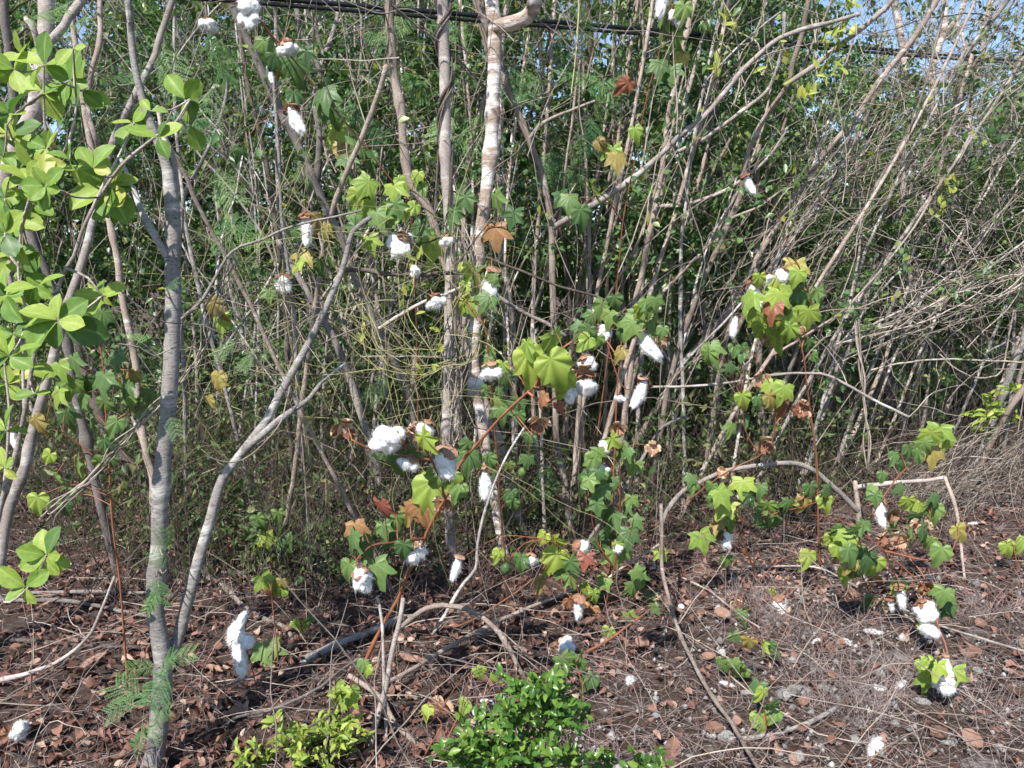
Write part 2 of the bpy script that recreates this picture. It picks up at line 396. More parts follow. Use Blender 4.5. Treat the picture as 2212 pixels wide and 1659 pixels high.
def add_crown(g, path, n, leaves, r, lean=None, lo=0.35, length=(0.35, 1.0), leaf=0.05, tw=0, lf=1, down=0.0):
    """n twigs growing from the upper part of path, with leaves on them"""
    k = len(path); idx = rng.integers(int(k*lo), k, n)
    st = path[idx]
    dv = rand_dirs(n); dv[:, 2] = np.abs(dv[:, 2])*0.9+0.25-down
    if lean is not None: dv = dv+np.asarray(lean)
    ln = rng.uniform(*length, n)
    pl = curvy(n, 9, st, dv, ln, 0.22, 0.03+down*0.1)
    rr = np.linspace(1, 0.25, 9)[None]*(r*rng.uniform(0.6, 1.2, n))[:, None]
    V, Q = tubes(pl, rr, 4); g.add(V, Q, tint=np.repeat(rng.random(n), 36), m=tw)
    # side twiglets
    n2 = n*2; ii = rng.integers(0, n, n2); jj = rng.integers(3, 9, n2)
    pl2 = curvy(n2, 5, pl[ii, jj], norm(pl[ii, np.minimum(jj, 7)+1]-pl[ii, jj-1])+rng.normal(0, 0.7, (n2, 3)), rng.uniform(0.12, 0.4, n2), 0.25, 0.05)
    V, Q = tubes(pl2, np.linspace(.5, .2, 5)[None]*np.full((n2, 1), r), 3); g.add(V, Q, tint=np.repeat(rng.random(n2), 15), m=tw)
    if leaves:
        a = np.concatenate([pl[:, 3:].reshape(-1, 3), pl2.reshape(-1, 3), pl2.reshape(-1, 3)])
        C = a[rng.integers(0, len(a), leaves)]+rng.normal(0, 0.035, (leaves, 3))
        ax = rand_dirs(leaves); ax[:, 2] -= 0.45
        nr = rand_dirs(leaves); nr[:, 2] = np.abs(nr[:, 2])+0.3; nr[:, 1] -= 0.35
        leaf_cloud(g, C, rng.uniform(0.6, 1.25, leaves)*leaf, rng.uniform(.5, .75, leaves), ax, nr, m=lf)

def tree(key, name, label, pts, w, d, m, limbs=(), crown=(6, 60), cat='tree', up=None, group=None, leaf=0.05, lfm='mass', lo=0.72, prof=None):
    """pts top to foot in overview pixels; w=(foot,tip) pixel widths; d=(foot,tip) metres"""
    pts = pts[::-1]
    wld = to_world(pts, d[0], d[1])
    top = pts[-1][1] <= 20 if up is None else up
    r0, r1 = px2m(w[0], d[0])/2, px2m(w[1], d[1])/2
    if top:
        dv = norm(wld[-1]-wld[-3]); h = rng.uniform(0.7, 1.3)
        a = wld[-1]+dv*h*0.5+rng.normal(0, .04, 3); b = a+norm(dv+np.array([0, 0, .5]))*h*0.5
        wld = np.vstack([wld, a, b])
    root = thing(name, wld[0], label, cat, group)
    g = Geo(); path, rad = add_stem(g, wld, r0 if prof is None else [(t, px2m(wp, d[0])/2) for t, wp in prof], r1, 12, 0.03, 0.05, jit=0.006)
    # root flare
    link('trunk', g.mesh('trunk', [M[m]], wld[0]), root)
    paths = [path]
    for L in limbs:
        lp = L['pts']; q = np.asarray(lp, float); s = arclen(q)
        ww = np.array([P(x, y, L['d'][0]+(L['d'][1]-L['d'][0])*t) for (x, y), t in zip(q, s)])
        pp = np.vstack(paths); k = np.argmin(np.linalg.norm(pp-ww[0], axis=1)); ww[0] = pp[k]
        if lp[-1][1] <= 20:
            dv = norm(ww[-1]-ww[-2]); ww = np.vstack([ww, ww[-1]+dv*0.6+np.array([0, 0, .1])])
        g = Geo(); pth, _ = add_stem(g, ww, px2m(L['w'][0], L['d'][0])/2, px2m(L['w'][1], L['d'][1])/2, 9, 0.035, 0.05, jit=0.004)
        link('limb', g.mesh('limb', [M[L.get('m', m)]], wld[0]), root); paths.append(pth)
    if crown[0]:
        g = Geo(); allp = np.vstack([p[int(len(p)*(.6 if i else lo)):] for i, p in enumerate(paths)])
        add_crown(g, allp, crown[0], crown[1], max(0.0022, r1*0.28), lo=0.0, leaf=leaf)
        link('crown', g.mesh('crown', [M['twig' if m not in ('dark', 'grey') else 'twigd'], M[lfm]], wld[0]), root)
    TREES[key] = (root, wld[0], path); SHORT.append((label.split(' with ')[0], path[len(path)//3]))
    return root

def L_(pts, w, d, m=None):
    r = dict(pts=pts, w=w, d=d)
    if m: r['m'] = m
    return r

tree('T1', 'tree', 'stout pale grey trunk with a bark scar and feathery sprouts at its forked foot',
     [(273,0),(280,50),(287,117),(300,183),(320,250),(347,317),(362,370),(370,417),(374,483),(372,553),(373,653),(370,753),(365,853),(358,953),(348,1070),(345,1106),(340,1239),(337,1313),(350,1399),(354,1456),(344,1539),(337,1606),(328,1670)],
     (43,14), (2.12,2.35), 'white', prof=[(0,48),(.04,43),(.09,43),(.11,37),(.25,36),(.4,34),(.49,31),(.53,20),(.6,15),(1,8)], limbs=
     [L_([(352,1440),(383,1383),(403,1306),(430,1206),(460,1106),(466,1080),(483,1030),(520,983),(567,923),(617,830),(667,740),(705,660),(733,596),(748,545),(762,500),(800,470)], (30,10), (2.18,2.6)),
      L_([(520,985),(550,953),(610,903),(667,860),(693,826),(745,785)], (18,6), (2.3,2.6)),
      L_([(372,560),(340,520),(307,460),(285,400),(262,345)], (16,8), (2.2,2.5)),
      L_([(374,480),(380,400),(372,330),(352,300),(340,230)], (12,6), (2.25,2.5), 'tan')], crown=(8,0), up=True)
tree('T2', 'tree', 'smooth pale stem leaning right behind the oval leaved shrub',
     [(350,67),(333,127),(283,217),(260,267),(233,343),(197,493),(177,570),(150,653),(123,746),(97,836),(73,920),(50,1020),(20,1103),(0,1216),(-25,1340)], (24,9), (2.75,3.3), 'pale',
     [L_([(238,330),(205,295),(190,240),(195,170),(215,90),(215,0)], (11,8), (3.0,3.2), 'tan')], (5,0), up=True)
tree('T3', 'tree', 'thick pinkish grey trunk bending in behind the shrub, with a sawn stub',
     [(103,-5),(100,50),(92,150),(78,233),(45,300),(20,367),(0,420),(-25,520),(-50,700)], (42,26), (2.9,3.1), 'pale',
     [L_([(90,120),(72,62),(57,43)], (15,11), (3.0,3.0)), L_([(97,110),(135,60),(150,33),(182,-5)], (20,16), (3.05,3.2))], (4,0))
tree('T3b', 'tree', 'slim upright grey trunk with a ragged dark side beside the sawn stub',
     [(10,-5),(20,100),(30,200),(38,300),(52,420),(72,520),(110,620),(150,760),(170,880)], (18,17), (3.6,3.4), 'grey', (), (6,40))
tree('S5', 'tree', 'long grey brown trunk leaning left with a big cotton boll near its top',
     [(497,0),(520,60),(547,110),(583,193),(617,260),(650,327),(683,400),(717,473),(740,520),(764,596),(794,663),(828,730),(854,786),(878,846),(891,896),(900,985)], (17,15), (5.2,4.3), 'grey',
     [L_([(683,400),(690,300),(680,220),(690,150),(650,70),(640,-5)], (14,9), (4.6,4.8)), L_([(688,155),(712,90),(728,33),(722,-5)], (9,7), (4.75,4.9))], (9,90))
tree('S5b', 'sapling', 'thin brown sapling with peeling strips beside the long left leaning trunk',
     [(505,0),(520,67),(540,200),(567,317),(587,417),(593,467),(605,560),(618,700),(622,850)], (9,8), (4.6,4.4), 'dark', (), (6,60))
tree('S5c', 'sapling', 'pale thin sapling with white knuckled bark and a cotton tuft beside it',
     [(590,150),(597,250),(603,367),(610,467),(620,553),(627,620),(637,686),(640,800)], (9,6), (4.3,4.1), 'white', (), (6,50), up=False)
tree('S6', 'sapling', 'straight bare stem leaning right that ends in a broken tip',
     [(835,142),(814,213),(771,317),(738,397),(712,480),(698,540),(688,600),(676,690),(664,790)], (12,11), (3.6,3.2), 'tan', (), (3,0), up=False)
tree('S8', 'tree', 'tall tan trunk with dark knots and vines round its lower half',
     [(838,0),(844,83),(851,167),(868,250),(873,317),(888,400),(925,450),(951,533),(972,600),(985,690),(1004,740),(1040,850),(1071,936),(1091,1003),(1108,1080),(1130,1150)], (19,16), (4.3,4.0), 'tan', (), (8,70))
tree('S9', 'tree', 'grey pink trunk with a knot hole wrapped by a twisting dark vine',
     [(956,-5),(958,83),(961,183),(961,283),(964,383),(968,433),(972,560),(968,760),(964,900),(968,1100),(980,1212)], (20,24), (3.85,3.7), 'pale', (), (7,60))
tree('T10', 'tree', 'tallest mottled pinkish white trunk with a thick crooked limb at the overhead cable',
     [(1062,-5),(1069,50),(1068,133),(1066,217),(1061,300),(1054,367),(1044,450),(1034,520),(1030,600),(1028,686),(1021,753),(1024,803),(1031,853),(1044,936),(1058,1036),(1071,1086),(1088,1188)], (22,30), (4.0,3.9), 'spot',
     [L_([(1069,62),(1085,54),(1104,50),(1131,40),(1149,22),(1155,-8)], (29,26), (3.88,3.75))], (8,60), lo=0.75)
tree('S11', 'tree', 'knobbly tan trunk that bends right and throws one long straight limb up rightwards',
     [(1080,140),(1088,167),(1111,227),(1128,267),(1151,327),(1168,367),(1181,423),(1191,483),(1193,586),(1198,686),(1198,886),(1204,970),(1218,1036),(1226,1093),(1236,1150)], (15,12), (4.25,4.4), 'tan',
     [L_([(1191,495),(1231,470),(1304,430),(1371,383),(1431,330),(1474,288),(1524,247),(1591,167),(1624,133),(1674,90),(1724,67),(1791,50),(1857,30)], (13,8), (4.3,4.3), 'pale')], (9,40), up=True)
tree('S13', 'tree', 'slender tan trunk sweeping right whose straight fork crosses the yellow green vine leaves',
     [(1747,0),(1734,67),(1714,127),(1701,180),(1667,233),(1641,273),(1621,317),(1604,373),(1601,417),(1577,473),(1561,510),(1534,570),(1507,636),(1481,703),(1460,770),(1440,850),(1425,940)], (12,9), (5.0,4.4), 'tan',
     [L_([(1702,185),(1757,143),(1807,103),(1857,67),(1907,23),(1927,0)], (11,9), (4.5,4.4), 'pale'),
      L_([(1577,478),(1600,462),(1640,445),(1690,410)], (6,3), (4.65,4.6))], (8,20))
tree('S14', 'tree', 'long bare pole leaning far right towards the patch of blue sky',
     [(2024,0),(1991,57),(1951,110),(1907,167),(1857,240),(1824,283),(1774,340),(1741,393),(1705,440),(1670,500),(1635,560),(1574,670),(1517,736),(1474,786),(1420,880)], (12,10), (5.2,4.7), 'tan', (), (8,0))
tree('S15', 'tree', 'bare grey pole leaning right across the blue sky patch above the thin cable',
     [(2180,-5),(2134,57),(2097,100),(2064,143),(2007,217),(1950,310),(1895,400),(1840,490),(1790,590),(1745,690),(1705,800)], (10,10), (5.8,5.3), 'grey', (), (8,0))
tree('S16', 'tree', 'slim brown pole leaning right below the long bare pole, with vine tangles on it',
     [(1905,170),(1880,230),(1857,283),(1824,350),(1774,433),(1724,500),(1681,547),(1640,620),(1600,700),(1570,800)], (11,8), (5.6,5.2), 'tan', (), (6,30), up=False)
tree('S17', 'tree', 'straight pale barked trunk leaning right beside the dark hollow',
     [(1957,330),(1951,400),(1941,450),(1917,533),(1907,570),(1874,636),(1851,696),(1827,770),(1804,820),(1784,870),(1771,913),(1751,986)], (15,11), (5.5,5.5), 'pale', (), (8,60), up=False)
tree('S18', 'sapling', 'thin white ringed sapling leaning right in front of the dark hollow',
     [(1990,500),(1957,586),(1917,686),(1904,740),(1884,793),(1857,860),(1834,926),(1811,990)], (10,6), (5.6,5.6), 'white', (), (5,20), up=False)
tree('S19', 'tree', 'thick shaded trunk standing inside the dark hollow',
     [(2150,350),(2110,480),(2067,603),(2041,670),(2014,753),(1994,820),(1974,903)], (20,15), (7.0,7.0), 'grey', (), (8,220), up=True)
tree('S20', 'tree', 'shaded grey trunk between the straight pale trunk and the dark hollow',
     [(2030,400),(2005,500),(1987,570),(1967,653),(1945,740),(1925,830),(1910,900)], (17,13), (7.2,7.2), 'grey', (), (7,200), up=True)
tree('S21', 'tree', 'white flecked trunk leaning out of the right end of the thicket',
     [(2275,560),(2240,650),(2212,730),(2191,780),(2171,836),(2147,903),(2124,963),(2111,992)], (14,12), (5.6,5.3), 'white', (), (8,40), up=True)
tree('S22', 'sapling', 'tan stem leaning steeply right under the hanging dry grass',
     [(2290,700),(2250,780),(2212,838),(2180,885),(2150,940),(2120,1000),(2100,1040)], (12,10), (5.0,4.8), 'tan', (), (5,20), up=True)
tree('S23', 'sapling', 'reddish tan stem with a snapped top behind the lime cotton leaves',
     [(1586,622),(1582,650),(1577,686),(1568,730),(1561,770),(1550,830),(1540,900)], (11,10), (5.2,5.1), 'tan', (), (2,0), up=False)
tree('S24', 'tree', 'mossy pale trunk curving up behind the bright cotton cluster',
     [(1700,540),(1665,640),(1640,700),(1624,740),(1607,810),(1584,886),(1554,970)], (17,11), (5.7,5.8), 'grey', (), (6,60), up=True)
tree('S25', 'tree', 'dark leaning trunk behind the red cotton stem and its empty husks',
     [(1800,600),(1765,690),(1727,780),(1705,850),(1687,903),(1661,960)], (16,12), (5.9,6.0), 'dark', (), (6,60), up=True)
tree('S28', 'tree', 'upright tan trunk with one long bare side limb reaching right',
     [(1478,90),(1458,187),(1444,250),(1434,333),(1424,400),(1411,467),(1398,533),(1388,586),(1371,660),(1368,753),(1361,820),(1351,886),(1347,925)], (12,10), (5.1,4.9), 'tan',
     [L_([(1413,442),(1474,443),(1517,430),(1567,410),(1614,380),(1657,343),(1681,310),(1701,277)], (8,6), (4.9,4.6), 'pale'),
      L_([(1436,345),(1474,323),(1524,297),(1607,237),(1654,200),(1674,160),(1691,93),(1694,27)], (8,6), (4.9,4.7), 'pale')], (7,40), up=True)
tree('S28b', 'sapling', 'second upright stem leaning close against the trunk with the long side limb',
     [(1525,60),(1500,150),(1470,260),(1440,380),(1412,480),(1394,570),(1384,640),(1390,740),(1380,850)], (10,8), (5.35,5.3), 'pale', (), (5,50), up=True)
tree('S30', 'sapling', 'narrow pale trunk right behind the tall mottled trunk',
     [(1085,80),(1083,250),(1073,340),(1078,450),(1088,563),(1101,636),(1108,703),(1108,786),(1112,900)], (13,10), (5.4,5.2), 'pale', (), (5,60), up=True)
tree('S31', 'sapling', 'dark ringed stem rising behind the knobbly tan trunk',
     [(1165,90),(1174,187),(1181,283),(1191,367),(1200,440),(1211,517),(1225,600),(1235,720)], (11,9), (5.4,5.2), 'dark', (), (5,60), up=True)
tree('S32', 'sapling', 'dark hanging snag with a splintered lower end below the cable',
     [(1268,-5),(1276,67),(1270,133),(1268,165),(1280,260),(1300,400),(1310,560)], (9,11), (6.0,5.6), 'dark', (), (4,30))
tree('S33', 'sapling', 'crooked tan stem ending just left of the crooked limb',
     [(1025,-5),(1041,60),(1052,100),(1058,180),(1020,300),(1005,420),(1000,560)], (10,13), (5.0,4.7), 'tan', (), (4,40))
tree('S34', 'sapling', 'straight narrow stalk rising just left of the knobbly tan trunk foot',
     [(1150,700),(1160,770),(1164,846),(1171,953),(1174,1093),(1176,1150)], (8,6), (4.2,4.1), 'pale', (), (4,10), up=False)
tree('S35', 'tree', 'grey trunk leaning left behind the two front cotton bolls',
     [(600,520),(640,590),(700,690),(744,786),(771,870),(794,936),(811,1003),(818,1046),(826,1080)], (21,11), (4.6,4.5), 'grey', (), (6,40), up=False)
tree('S36', 'tree', 'tan knuckled trunk just left of the stout forked pale trunk',
     [(250,540),(260,620),(277,703),(293,786),(297,846),(305,910),(317,986),(330,1030),(336,1100)], (17,10), (3.6,3.6), 'tan',
     [L_([(318,990),(302,940),(285,900)], (9,6), (3.6,3.7))], (6,40), up=True)
tree('S37', 'tree', 'dark lichen patched trunk shaded by the oval leaved shrub',
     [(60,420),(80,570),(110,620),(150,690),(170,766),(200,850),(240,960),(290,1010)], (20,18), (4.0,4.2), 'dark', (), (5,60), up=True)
tree('S38', 'sapling', 'tan twin stem leaning left out of the trunk behind the hanging vine leaves',
     [(700,120),(720,240),(745,330),(780,440),(800,560),(822,700),(830,800)], (9,7), (5.3,5.2), 'pale', (), (5,60), up=True)
tree('S39', 'sapling', 'pale stem arching left, its bare top forked like antlers',
     [(495,150),(486,220),(462,290),(440,340),(415,385),(398,420),(390,500),(385,600),(395,750)], (10,7), (4.2,4.0), 'white', [L_([(465,283),(480,300),(495,345)], (5,3), (4.0,4.1))], (4,20), up=False)
tree('S40', 'sapling', 'brown stem slanting down right across the feathery sprays',
     [(350,285),(370,320),(405,390),(425,440),(450,490),(480,540),(520,620)], (10,8), (3.2,3.0), 'tan', [L_([(405,385),(360,325),(345,300)], (6,4), (3.05,3.0))], (4,20), up=False)

tree('R1', 'tree', 'pale far trunk standing against the blue sky patch',
     [(1928,-5),(1934,20),(1947,83),(1955,150),(1958,233),(1950,320),(1955,420)], (14,13), (7.6,7.6), 'spot', (), (6,60))
tree('R2', 'tree', 'pale far trunk forked like a Y against the blue sky patch',
     [(2041,-5),(2041,30),(2037,77),(2021,117),(2012,190),(2018,280),(2000,380)], (14,11), (7.4,7.4), 'spot', [L_([(2037,80),(2055,55),(2072,35),(2085,-5)], (10,7), (7.4,7.4)), L_([(2060,50),(2078,75),(2085,110)], (7,5), (7.4,7.3))], (6,40))
tree('R3', 'tree', 'crooked pink far trunk right of the forked far trunk',
     [(2141,-5),(2130,60),(2117,133),(2098,210),(2088,300),(2070,420)], (13,10), (7.8,7.8), 'pale', (), (6,60))
# ---- saplings of the background thicket: several built kinds, copied one by one
def sapling_kind(seed, h, leaves, m, lfm, leaf, lean, dense=False, slim=False):
    global rng
    keep = rng; rng = np.random.default_rng(seed)
    g = Geo(); t = np.linspace(0, 1, 8)
    ph = rng.uniform(0, 6)
    pts = np.stack([lean*h*t**1.2+0.09*np.sin(t*5+ph), 0.07*np.sin(t*6+ph*2), h*t], -1)
    path, rad = add_stem(g, pts, rng.uniform(0.019, 0.032)*(.6 if slim else 1), 0.007, 7, 0.09, 0.05, jit=0.012)
    paths = [path]
    for k in range(rng.integers(2, 4)):
        i = rng.integers(int(len(path)*.2), int(len(path)*.7)); dv = rand_dirs(1); dv[:, 2] = abs(dv[:, 2])+1.1
        c = curvy(1, 10, path[i][None], dv, np.array([rng.uniform(1.0, 2.2)]), 0.14)[0]
        p2, _ = add_stem(g, c, rad[i]*0.7, 0.005, 6, 0.09, 0.05)
        paths.append(p2)
    trunk = g.mesh('trunk', [M[m]])
    g = Geo()
    add_crown(g, np.vstack([p[int(len(p)*(.02 if dense else .12)):] for p in paths]), 60 if dense else 12 if slim else 34, leaves, 0.0032, lo=0.0, length=(0.4, 1.1), leaf=leaf)
    crown = g.mesh('crown', [M['twig' if m != 'dark' else 'twigd'], M[lfm]])
    rng = keep
    return trunk, crown
KINDS = [sapling_kind(100+i, *a) for i, a in enumerate([
    (4.6, 4200, 'pale', 'mass', .058, .05), (5.0, 4800, 'tan', 'mass', .062, -.06), (4.2, 3800, 'grey', 'mass2', .05, .1),
    (5.2, 4800, 'pale', 'mass', .066, .0), (4.4, 4000, 'dark', 'mass2', .055, -.1), (3.6, 3600, 'tan', 'mass', .052, .05)])]
KINDS += [sapling_kind(200+i, *a, dense=True) for i, a in enumerate([(3.6, 7000, 'dark', 'mass', .085, .03), (3.4, 7000, 'grey', 'mass', .09, -.05)])]
BGL = [('leafy sapling behind the %s', 'dense green saplings behind the trunks'),
       ('tilted sapling behind the %s', 'leaning saplings among the dry vines'),
       ('tall background tree behind the %s', 'leafy trees at the back of the thicket'),
       ('low background bush behind the %s', 'bushes at the back of the thicket')]
def place_sapling(x, y, rz, s, tilt, lab, k, hs=1.0):
    tr, cr = KINDS[k]
    z = float(gz(x, y))-0.04
    near = min(SHORT, key=lambda s: abs(s[1][0]/s[1][1]-x/y))[0]
    words = near.split()
    lbl = BGL[lab][0] % ' '.join(words[:11])
    root = thing(('sapling', 'sapling', 'tree', 'bush', 'sapling')[lab], (x, y, z), lbl, ('sapling', 'sapling', 'tree', 'bush', 'sapling')[lab], BGL[lab][1])
    Mx = Matrix.Rotation(tilt, 4, 'Y') @ Matrix.Rotation(rz, 4, 'Z') @ Matrix.Diagonal((s, s, s*hs, 1))
    for nm, me in (('trunk', tr), ('crown', cr)):
        o = link(nm, me, root); o.matrix_basis = Mx
n_bg = 0
for i in range(52):
    d = 5.6+4.6*((i*0.618) % 1)
    x = -0.80*d+(1.20*d)*((i*0.7548+.13) % 1)
    place_sapling(x, d, rng.uniform(0, 6.28), rng.uniform(.85, 1.12), rng.normal(0, .07), 0, int(rng.integers(0, 6)))
for i in range(10):
    place_sapling(2.3+.42*i+rng.normal(0, .1), 6.9+.9*((i*.618) % 1), rng.uniform(0, 6.28), rng.uniform(.6, .7), rng.uniform(.0, .2), 1, (1, 3)[i % 2])
for i in range(6):
    place_sapling(2.4+.42*i, 5.9+.8*((i*.618) % 1), rng.uniform(0, 6.28), rng.uniform(.56, .64), rng.uniform(.1, .3), 1, (0, 2)[i % 2])
BGL.append(('slim bare pole near the %s', 'slim bare poles between the trunks'))
KINDS += [sapling_kind(300+i, h, 420, m, 'mass', .05, le, slim=True) for i, (h, m, le) in enumerate([(4.4, 'pale', .04), (4.0, 'white', -.05), (4.6, 'tan', .08), (3.8, 'spot', .0)])]
for i in range(44):
    d = 4.7+1.7*((i*.618) % 1); px = (480+1000*((i*.7548+.2) % 1)) if i < 34 else 1500+600*((i*.618) % 1)
    place_sapling((px-1106)/FPX*d, d, rng.uniform(0, 6.28), rng.uniform(.8, 1.1), rng.normal(.02 if i < 34 else .35, .09), 4, 8+i % 4)
for i in range(13):
    d = 6.2+4.0*((i*0.618+.3) % 1)
    x = d*(0.28+0.50*((i*0.7548+.5) % 1))
    place_sapling(x, d, rng.uniform(0, 6.28), rng.uniform(.62, .8), rng.uniform(.15, .42), 1, int(rng.choice([0, 2, 4, 5])))
for i in range(30):
    d = 10.6+3.2*((i*0.618+.3) % 1)
    u = (i+.5)/30; x = -12+24*u+rng.normal(0, .2)
    s = 1.55 if x < 3.2 else 1.0
    place_sapling(x, d, rng.uniform(0, 6.28), s*rng.uniform(.9, 1.1), rng.normal(0, .05), 2, int(rng.choice([0, 1, 3])))
for i in range(30):
    d = 9.6+4.5*((i*0.618+.7) % 1); x = -11.5+23*(i+.5)/30+rng.normal(0, .2)
    place_sapling(x, d, rng.uniform(0, 6.28), rng.uniform(.85, 1.1), rng.normal(0, .05), 3, 6+i % 2)

# ---------------------------------------------------------------- overhead cable
def cable():
    a = P(1130, 4, 5.4); b = P(2650, 130, 8.6)
    # one straight run: carry the line on to both sides
    c = P(4096/1.8517, 130, 10.6)
    A, B = P(590, 3, 4.05), P(2212, 136, 7.0)
    dv = B-A
    pts = np.array([A-dv*1.6, A-dv*0.7, A, A+dv*.5, B, B+dv*.8, B+dv*1.8])
    t = np.linspace(0, 1, 60)[:, None]
    run = A-dv*1.6+(dv*4.4)*t
    root = thing('overhead_cable', run[0]*[1, 1, 1], 'black twin overhead cable slung through the thicket behind the trunks', 'cable')
    for s, w in ((0.014, .0135), (-.014, .011)):
        q = run+np.array([0, 0, s])
        V, Q = tubes(q[None], np.full((1, 60), w), 8)
        g = Geo().add(V, Q)
        link('conductor', g.mesh('conductor', [M['cable']], run[0]), root)
cable()

# ---------------------------------------------------------------- loose and fallen branches
def branch(label, pts, w, d=None, m='tan', name='fallen_branch', cat='branch', lift=0.02, twigs=0, jit=0.006):
    """d=None: lies on the ground under its pixels; else (first, last) distance"""
    q = np.asarray(pts, float)
    if d is None:
        wld = np.array([G(x, y)+[0, 0, lift] for x, y in q]); dd = [wld[0][1], wld[-1][1]]
    else:
        s = arclen(q); wld = np.array([P(x, y, d[0]+(d[1]-d[0])*t) for (x, y), t in zip(q, s)]); dd = d
    root = thing(name, wld[0], label, cat)
    g = Geo(); pth, _ = add_stem(g, wld, px2m(w[0], dd[0])/2, px2m(w[1], dd[1])/2, 8, 0.03, 0.07, jit=jit)
    link('wood', g.mesh('wood', [M[m]], wld[0]), root)
    if twigs:
        for k in range(twigs):
            a = pth[rng.integers(len(pth)//8, len(pth))]; dv = rand_dirs(1); dv[:, 2] = abs(dv[:, 2])+.2
            c = curvy(1, 7, a[None], dv, np.array([rng.uniform(.12, .4)]), .2)[0]; g = Geo()
            add_stem(g, c, px2m(w[1], dd[1])*.22, .0012, 5, .03, .05, knots=False)
            link('side_twig', g.mesh('side_twig', [M[m]], wld[0]), root)
    return pth
branch('curved pale branch rising from the litter left of the forked pale trunk', [(-30,1475),(0,1469),(67,1453),(133,1426),(187,1379),(220,1319),(247,1246)], (11,6), (2.6,2.5), 'pale', twigs=3)
branch('long straight dead pole lying flat behind the forked pale trunk', [(-40,1305),(0,1306),(150,1309),(300,1336),(350,1350)], (10,9), None, 'grey')
branch('thin grey pole lying just beyond the long flat pole', [(60,1289),(93,1289),(200,1287),(317,1289)], (8,7), None, 'grey')
branch('dead pole lying flat in the shade at the left end of the litter', [(-40,1390),(60,1392),(180,1402),(330,1408)], (9,7), None, 'dark')
branch('grey branch running flat to the right of the forked pale trunk', [(383,1243),(450,1243),(533,1246),(633,1228),(740,1215)], (8,6), None, 'grey')
branch('brown branch sloping down past the hanging cotton wisps', [(443,1249),(480,1275),(520,1313),(570,1345),(617,1366),(643,1416)], (12,9), None, 'tan')
branch('dark stick sloping up right over the lime sprouts', [(490,1605),(513,1586),(600,1563),(683,1526),(737,1483),(780,1450)], (8,6), None, 'grey', lift=.06)
branch('weathered fallen log end with pale wood under the arching branch', [(655,1448),(700,1424),(738,1406),(804,1383),(855,1357),(900,1350)], (20,13), None, 'white', lift=.04)
branch('tan branch arching like a bow over the litter', [(868,1353),(921,1313),(971,1306),(1021,1319),(1064,1349),(1098,1396),(1118,1439),(1134,1466)], (12,10), (3.0,2.75), 'tan')
branch('long straight slanting stick crossing the litter below the bow shaped branch', [(831,1506),(900,1465),(971,1423),(1078,1366),(1171,1323),(1231,1299),(1278,1273)], (11,7), None, 'tan', lift=.05)
branch('pale stick propped from the litter up to the pinkish branch', [(1250,1300),(1290,1265),(1340,1228),(1390,1197),(1424,1176)], (6,5), (3.3,3.3), 'pale')
branch('upright forked grey stick standing in front of the slanting stick', [(788,1690),(800,1610),(818,1533),(834,1483),(848,1406),(864,1339),(871,1293)], (14,10), (2.2,2.35), 'pale')
branch('thin upright stick beside the forked grey stick', [(836,1690),(833,1606),(828,1489),(824,1373),(818,1306),(814,1290)], (8,7), (2.25,2.35), 'pale')
branch('brown stick slanting down right to the small glossy bush', [(754,1459),(818,1503),(848,1553),(891,1596),(938,1640),(980,1690)], (12,11), (2.5,2.15), 'tan')
branch('bleached twisted stick leaning like a bent leg over the litter', [(1135,920),(1131,926),(1101,973),(1071,1036),(1048,1100),(1033,1173),(1029,1229),(1004,1259),(978,1299),(951,1343),(935,1370)], (4,8), (3.2,3.05), 'white')
branch('pinkish branch dropping steeply through the litter on the right', [(1428,1090),(1430,1160),(1431,1223),(1448,1306),(1471,1379),(1524,1483),(1574,1556),(1640,1662)], (8,10), (3.4,2.0), 'tan', twigs=4)
branch('pale grey stick lying on the gravel at the verge', [(1574,1609),(1674,1596),(1757,1569),(1807,1539)], (8,10), None, 'white')
branch('light bare branch arching over to a tip in front of the leaning saplings', [(1380,836),(1474,836),(1574,826),(1674,811),(1751,808),(1791,813),(1857,846),(1907,873),(1963,901)], (5,6), (3.7,3.4), 'pale', twigs=4)
branch('smooth grey branch arched low over the cotton seedlings', [(1425,1150),(1440,1105),(1474,1063),(1524,1036),(1574,1016),(1641,1006),(1707,1001),(1751,1013),(1791,1043),(1824,1073),(1853,1105)], (9,11), (3.6,3.7), 'grey')
branch('twisted grey stick slanting down left from the arched grey branch', [(1485,905),(1475,901),(1431,923),(1404,960),(1371,1016),(1340,1066),(1318,1100),(1271,1173),(1255,1215)], (6,8), (3.5,3.3), 'grey')
branch('short broken stump standing at the end of the low arched branch', [(1856,1130),(1854,1103),(1850,1070),(1847,1040)], (13,10), (4.25,4.25), 'tan')
branch('bare horizontal pole resting on the broken stump', [(1852,1052),(1900,1046),(1941,1041),(2000,1038),(2041,1031)], (10,8), (4.25,4.1), 'pale')
branch('thin stick dropping from the bare horizontal pole', [(2041,1030),(2061,1086),(2071,1133),(2081,1206),(2091,1306)], (8,5), (4.05,3.55), 'tan')
branch('long thin twig curving over the dead leaves towards the big cotton boll', [(1591,1249),(1690,1248),(1774,1253),(1874,1309),(1941,1346),(2010,1410)], (5,4), None, 'pale', lift=.06)
branch('thin reddish runner lying under the long thin twig', [(1474,1260),(1530,1290),(1590,1335),(1640,1370)], (4,3), None, 'tan', lift=.03)
branch('straight twig slanting down right beyond the verge', [(1907,1323),(1975,1365),(2074,1406),(2207,1449),(2260,1465)], (6,5), None, 'pale', lift=.08)
branch('brown dead branch lying across the stems near the cotton tufts', [(730,583),(788,583),(838,591),(904,593),(1004,590),(1040,600)], (11,8), (3.4,3.45), 'dark', 'dead_branch', twigs=3)
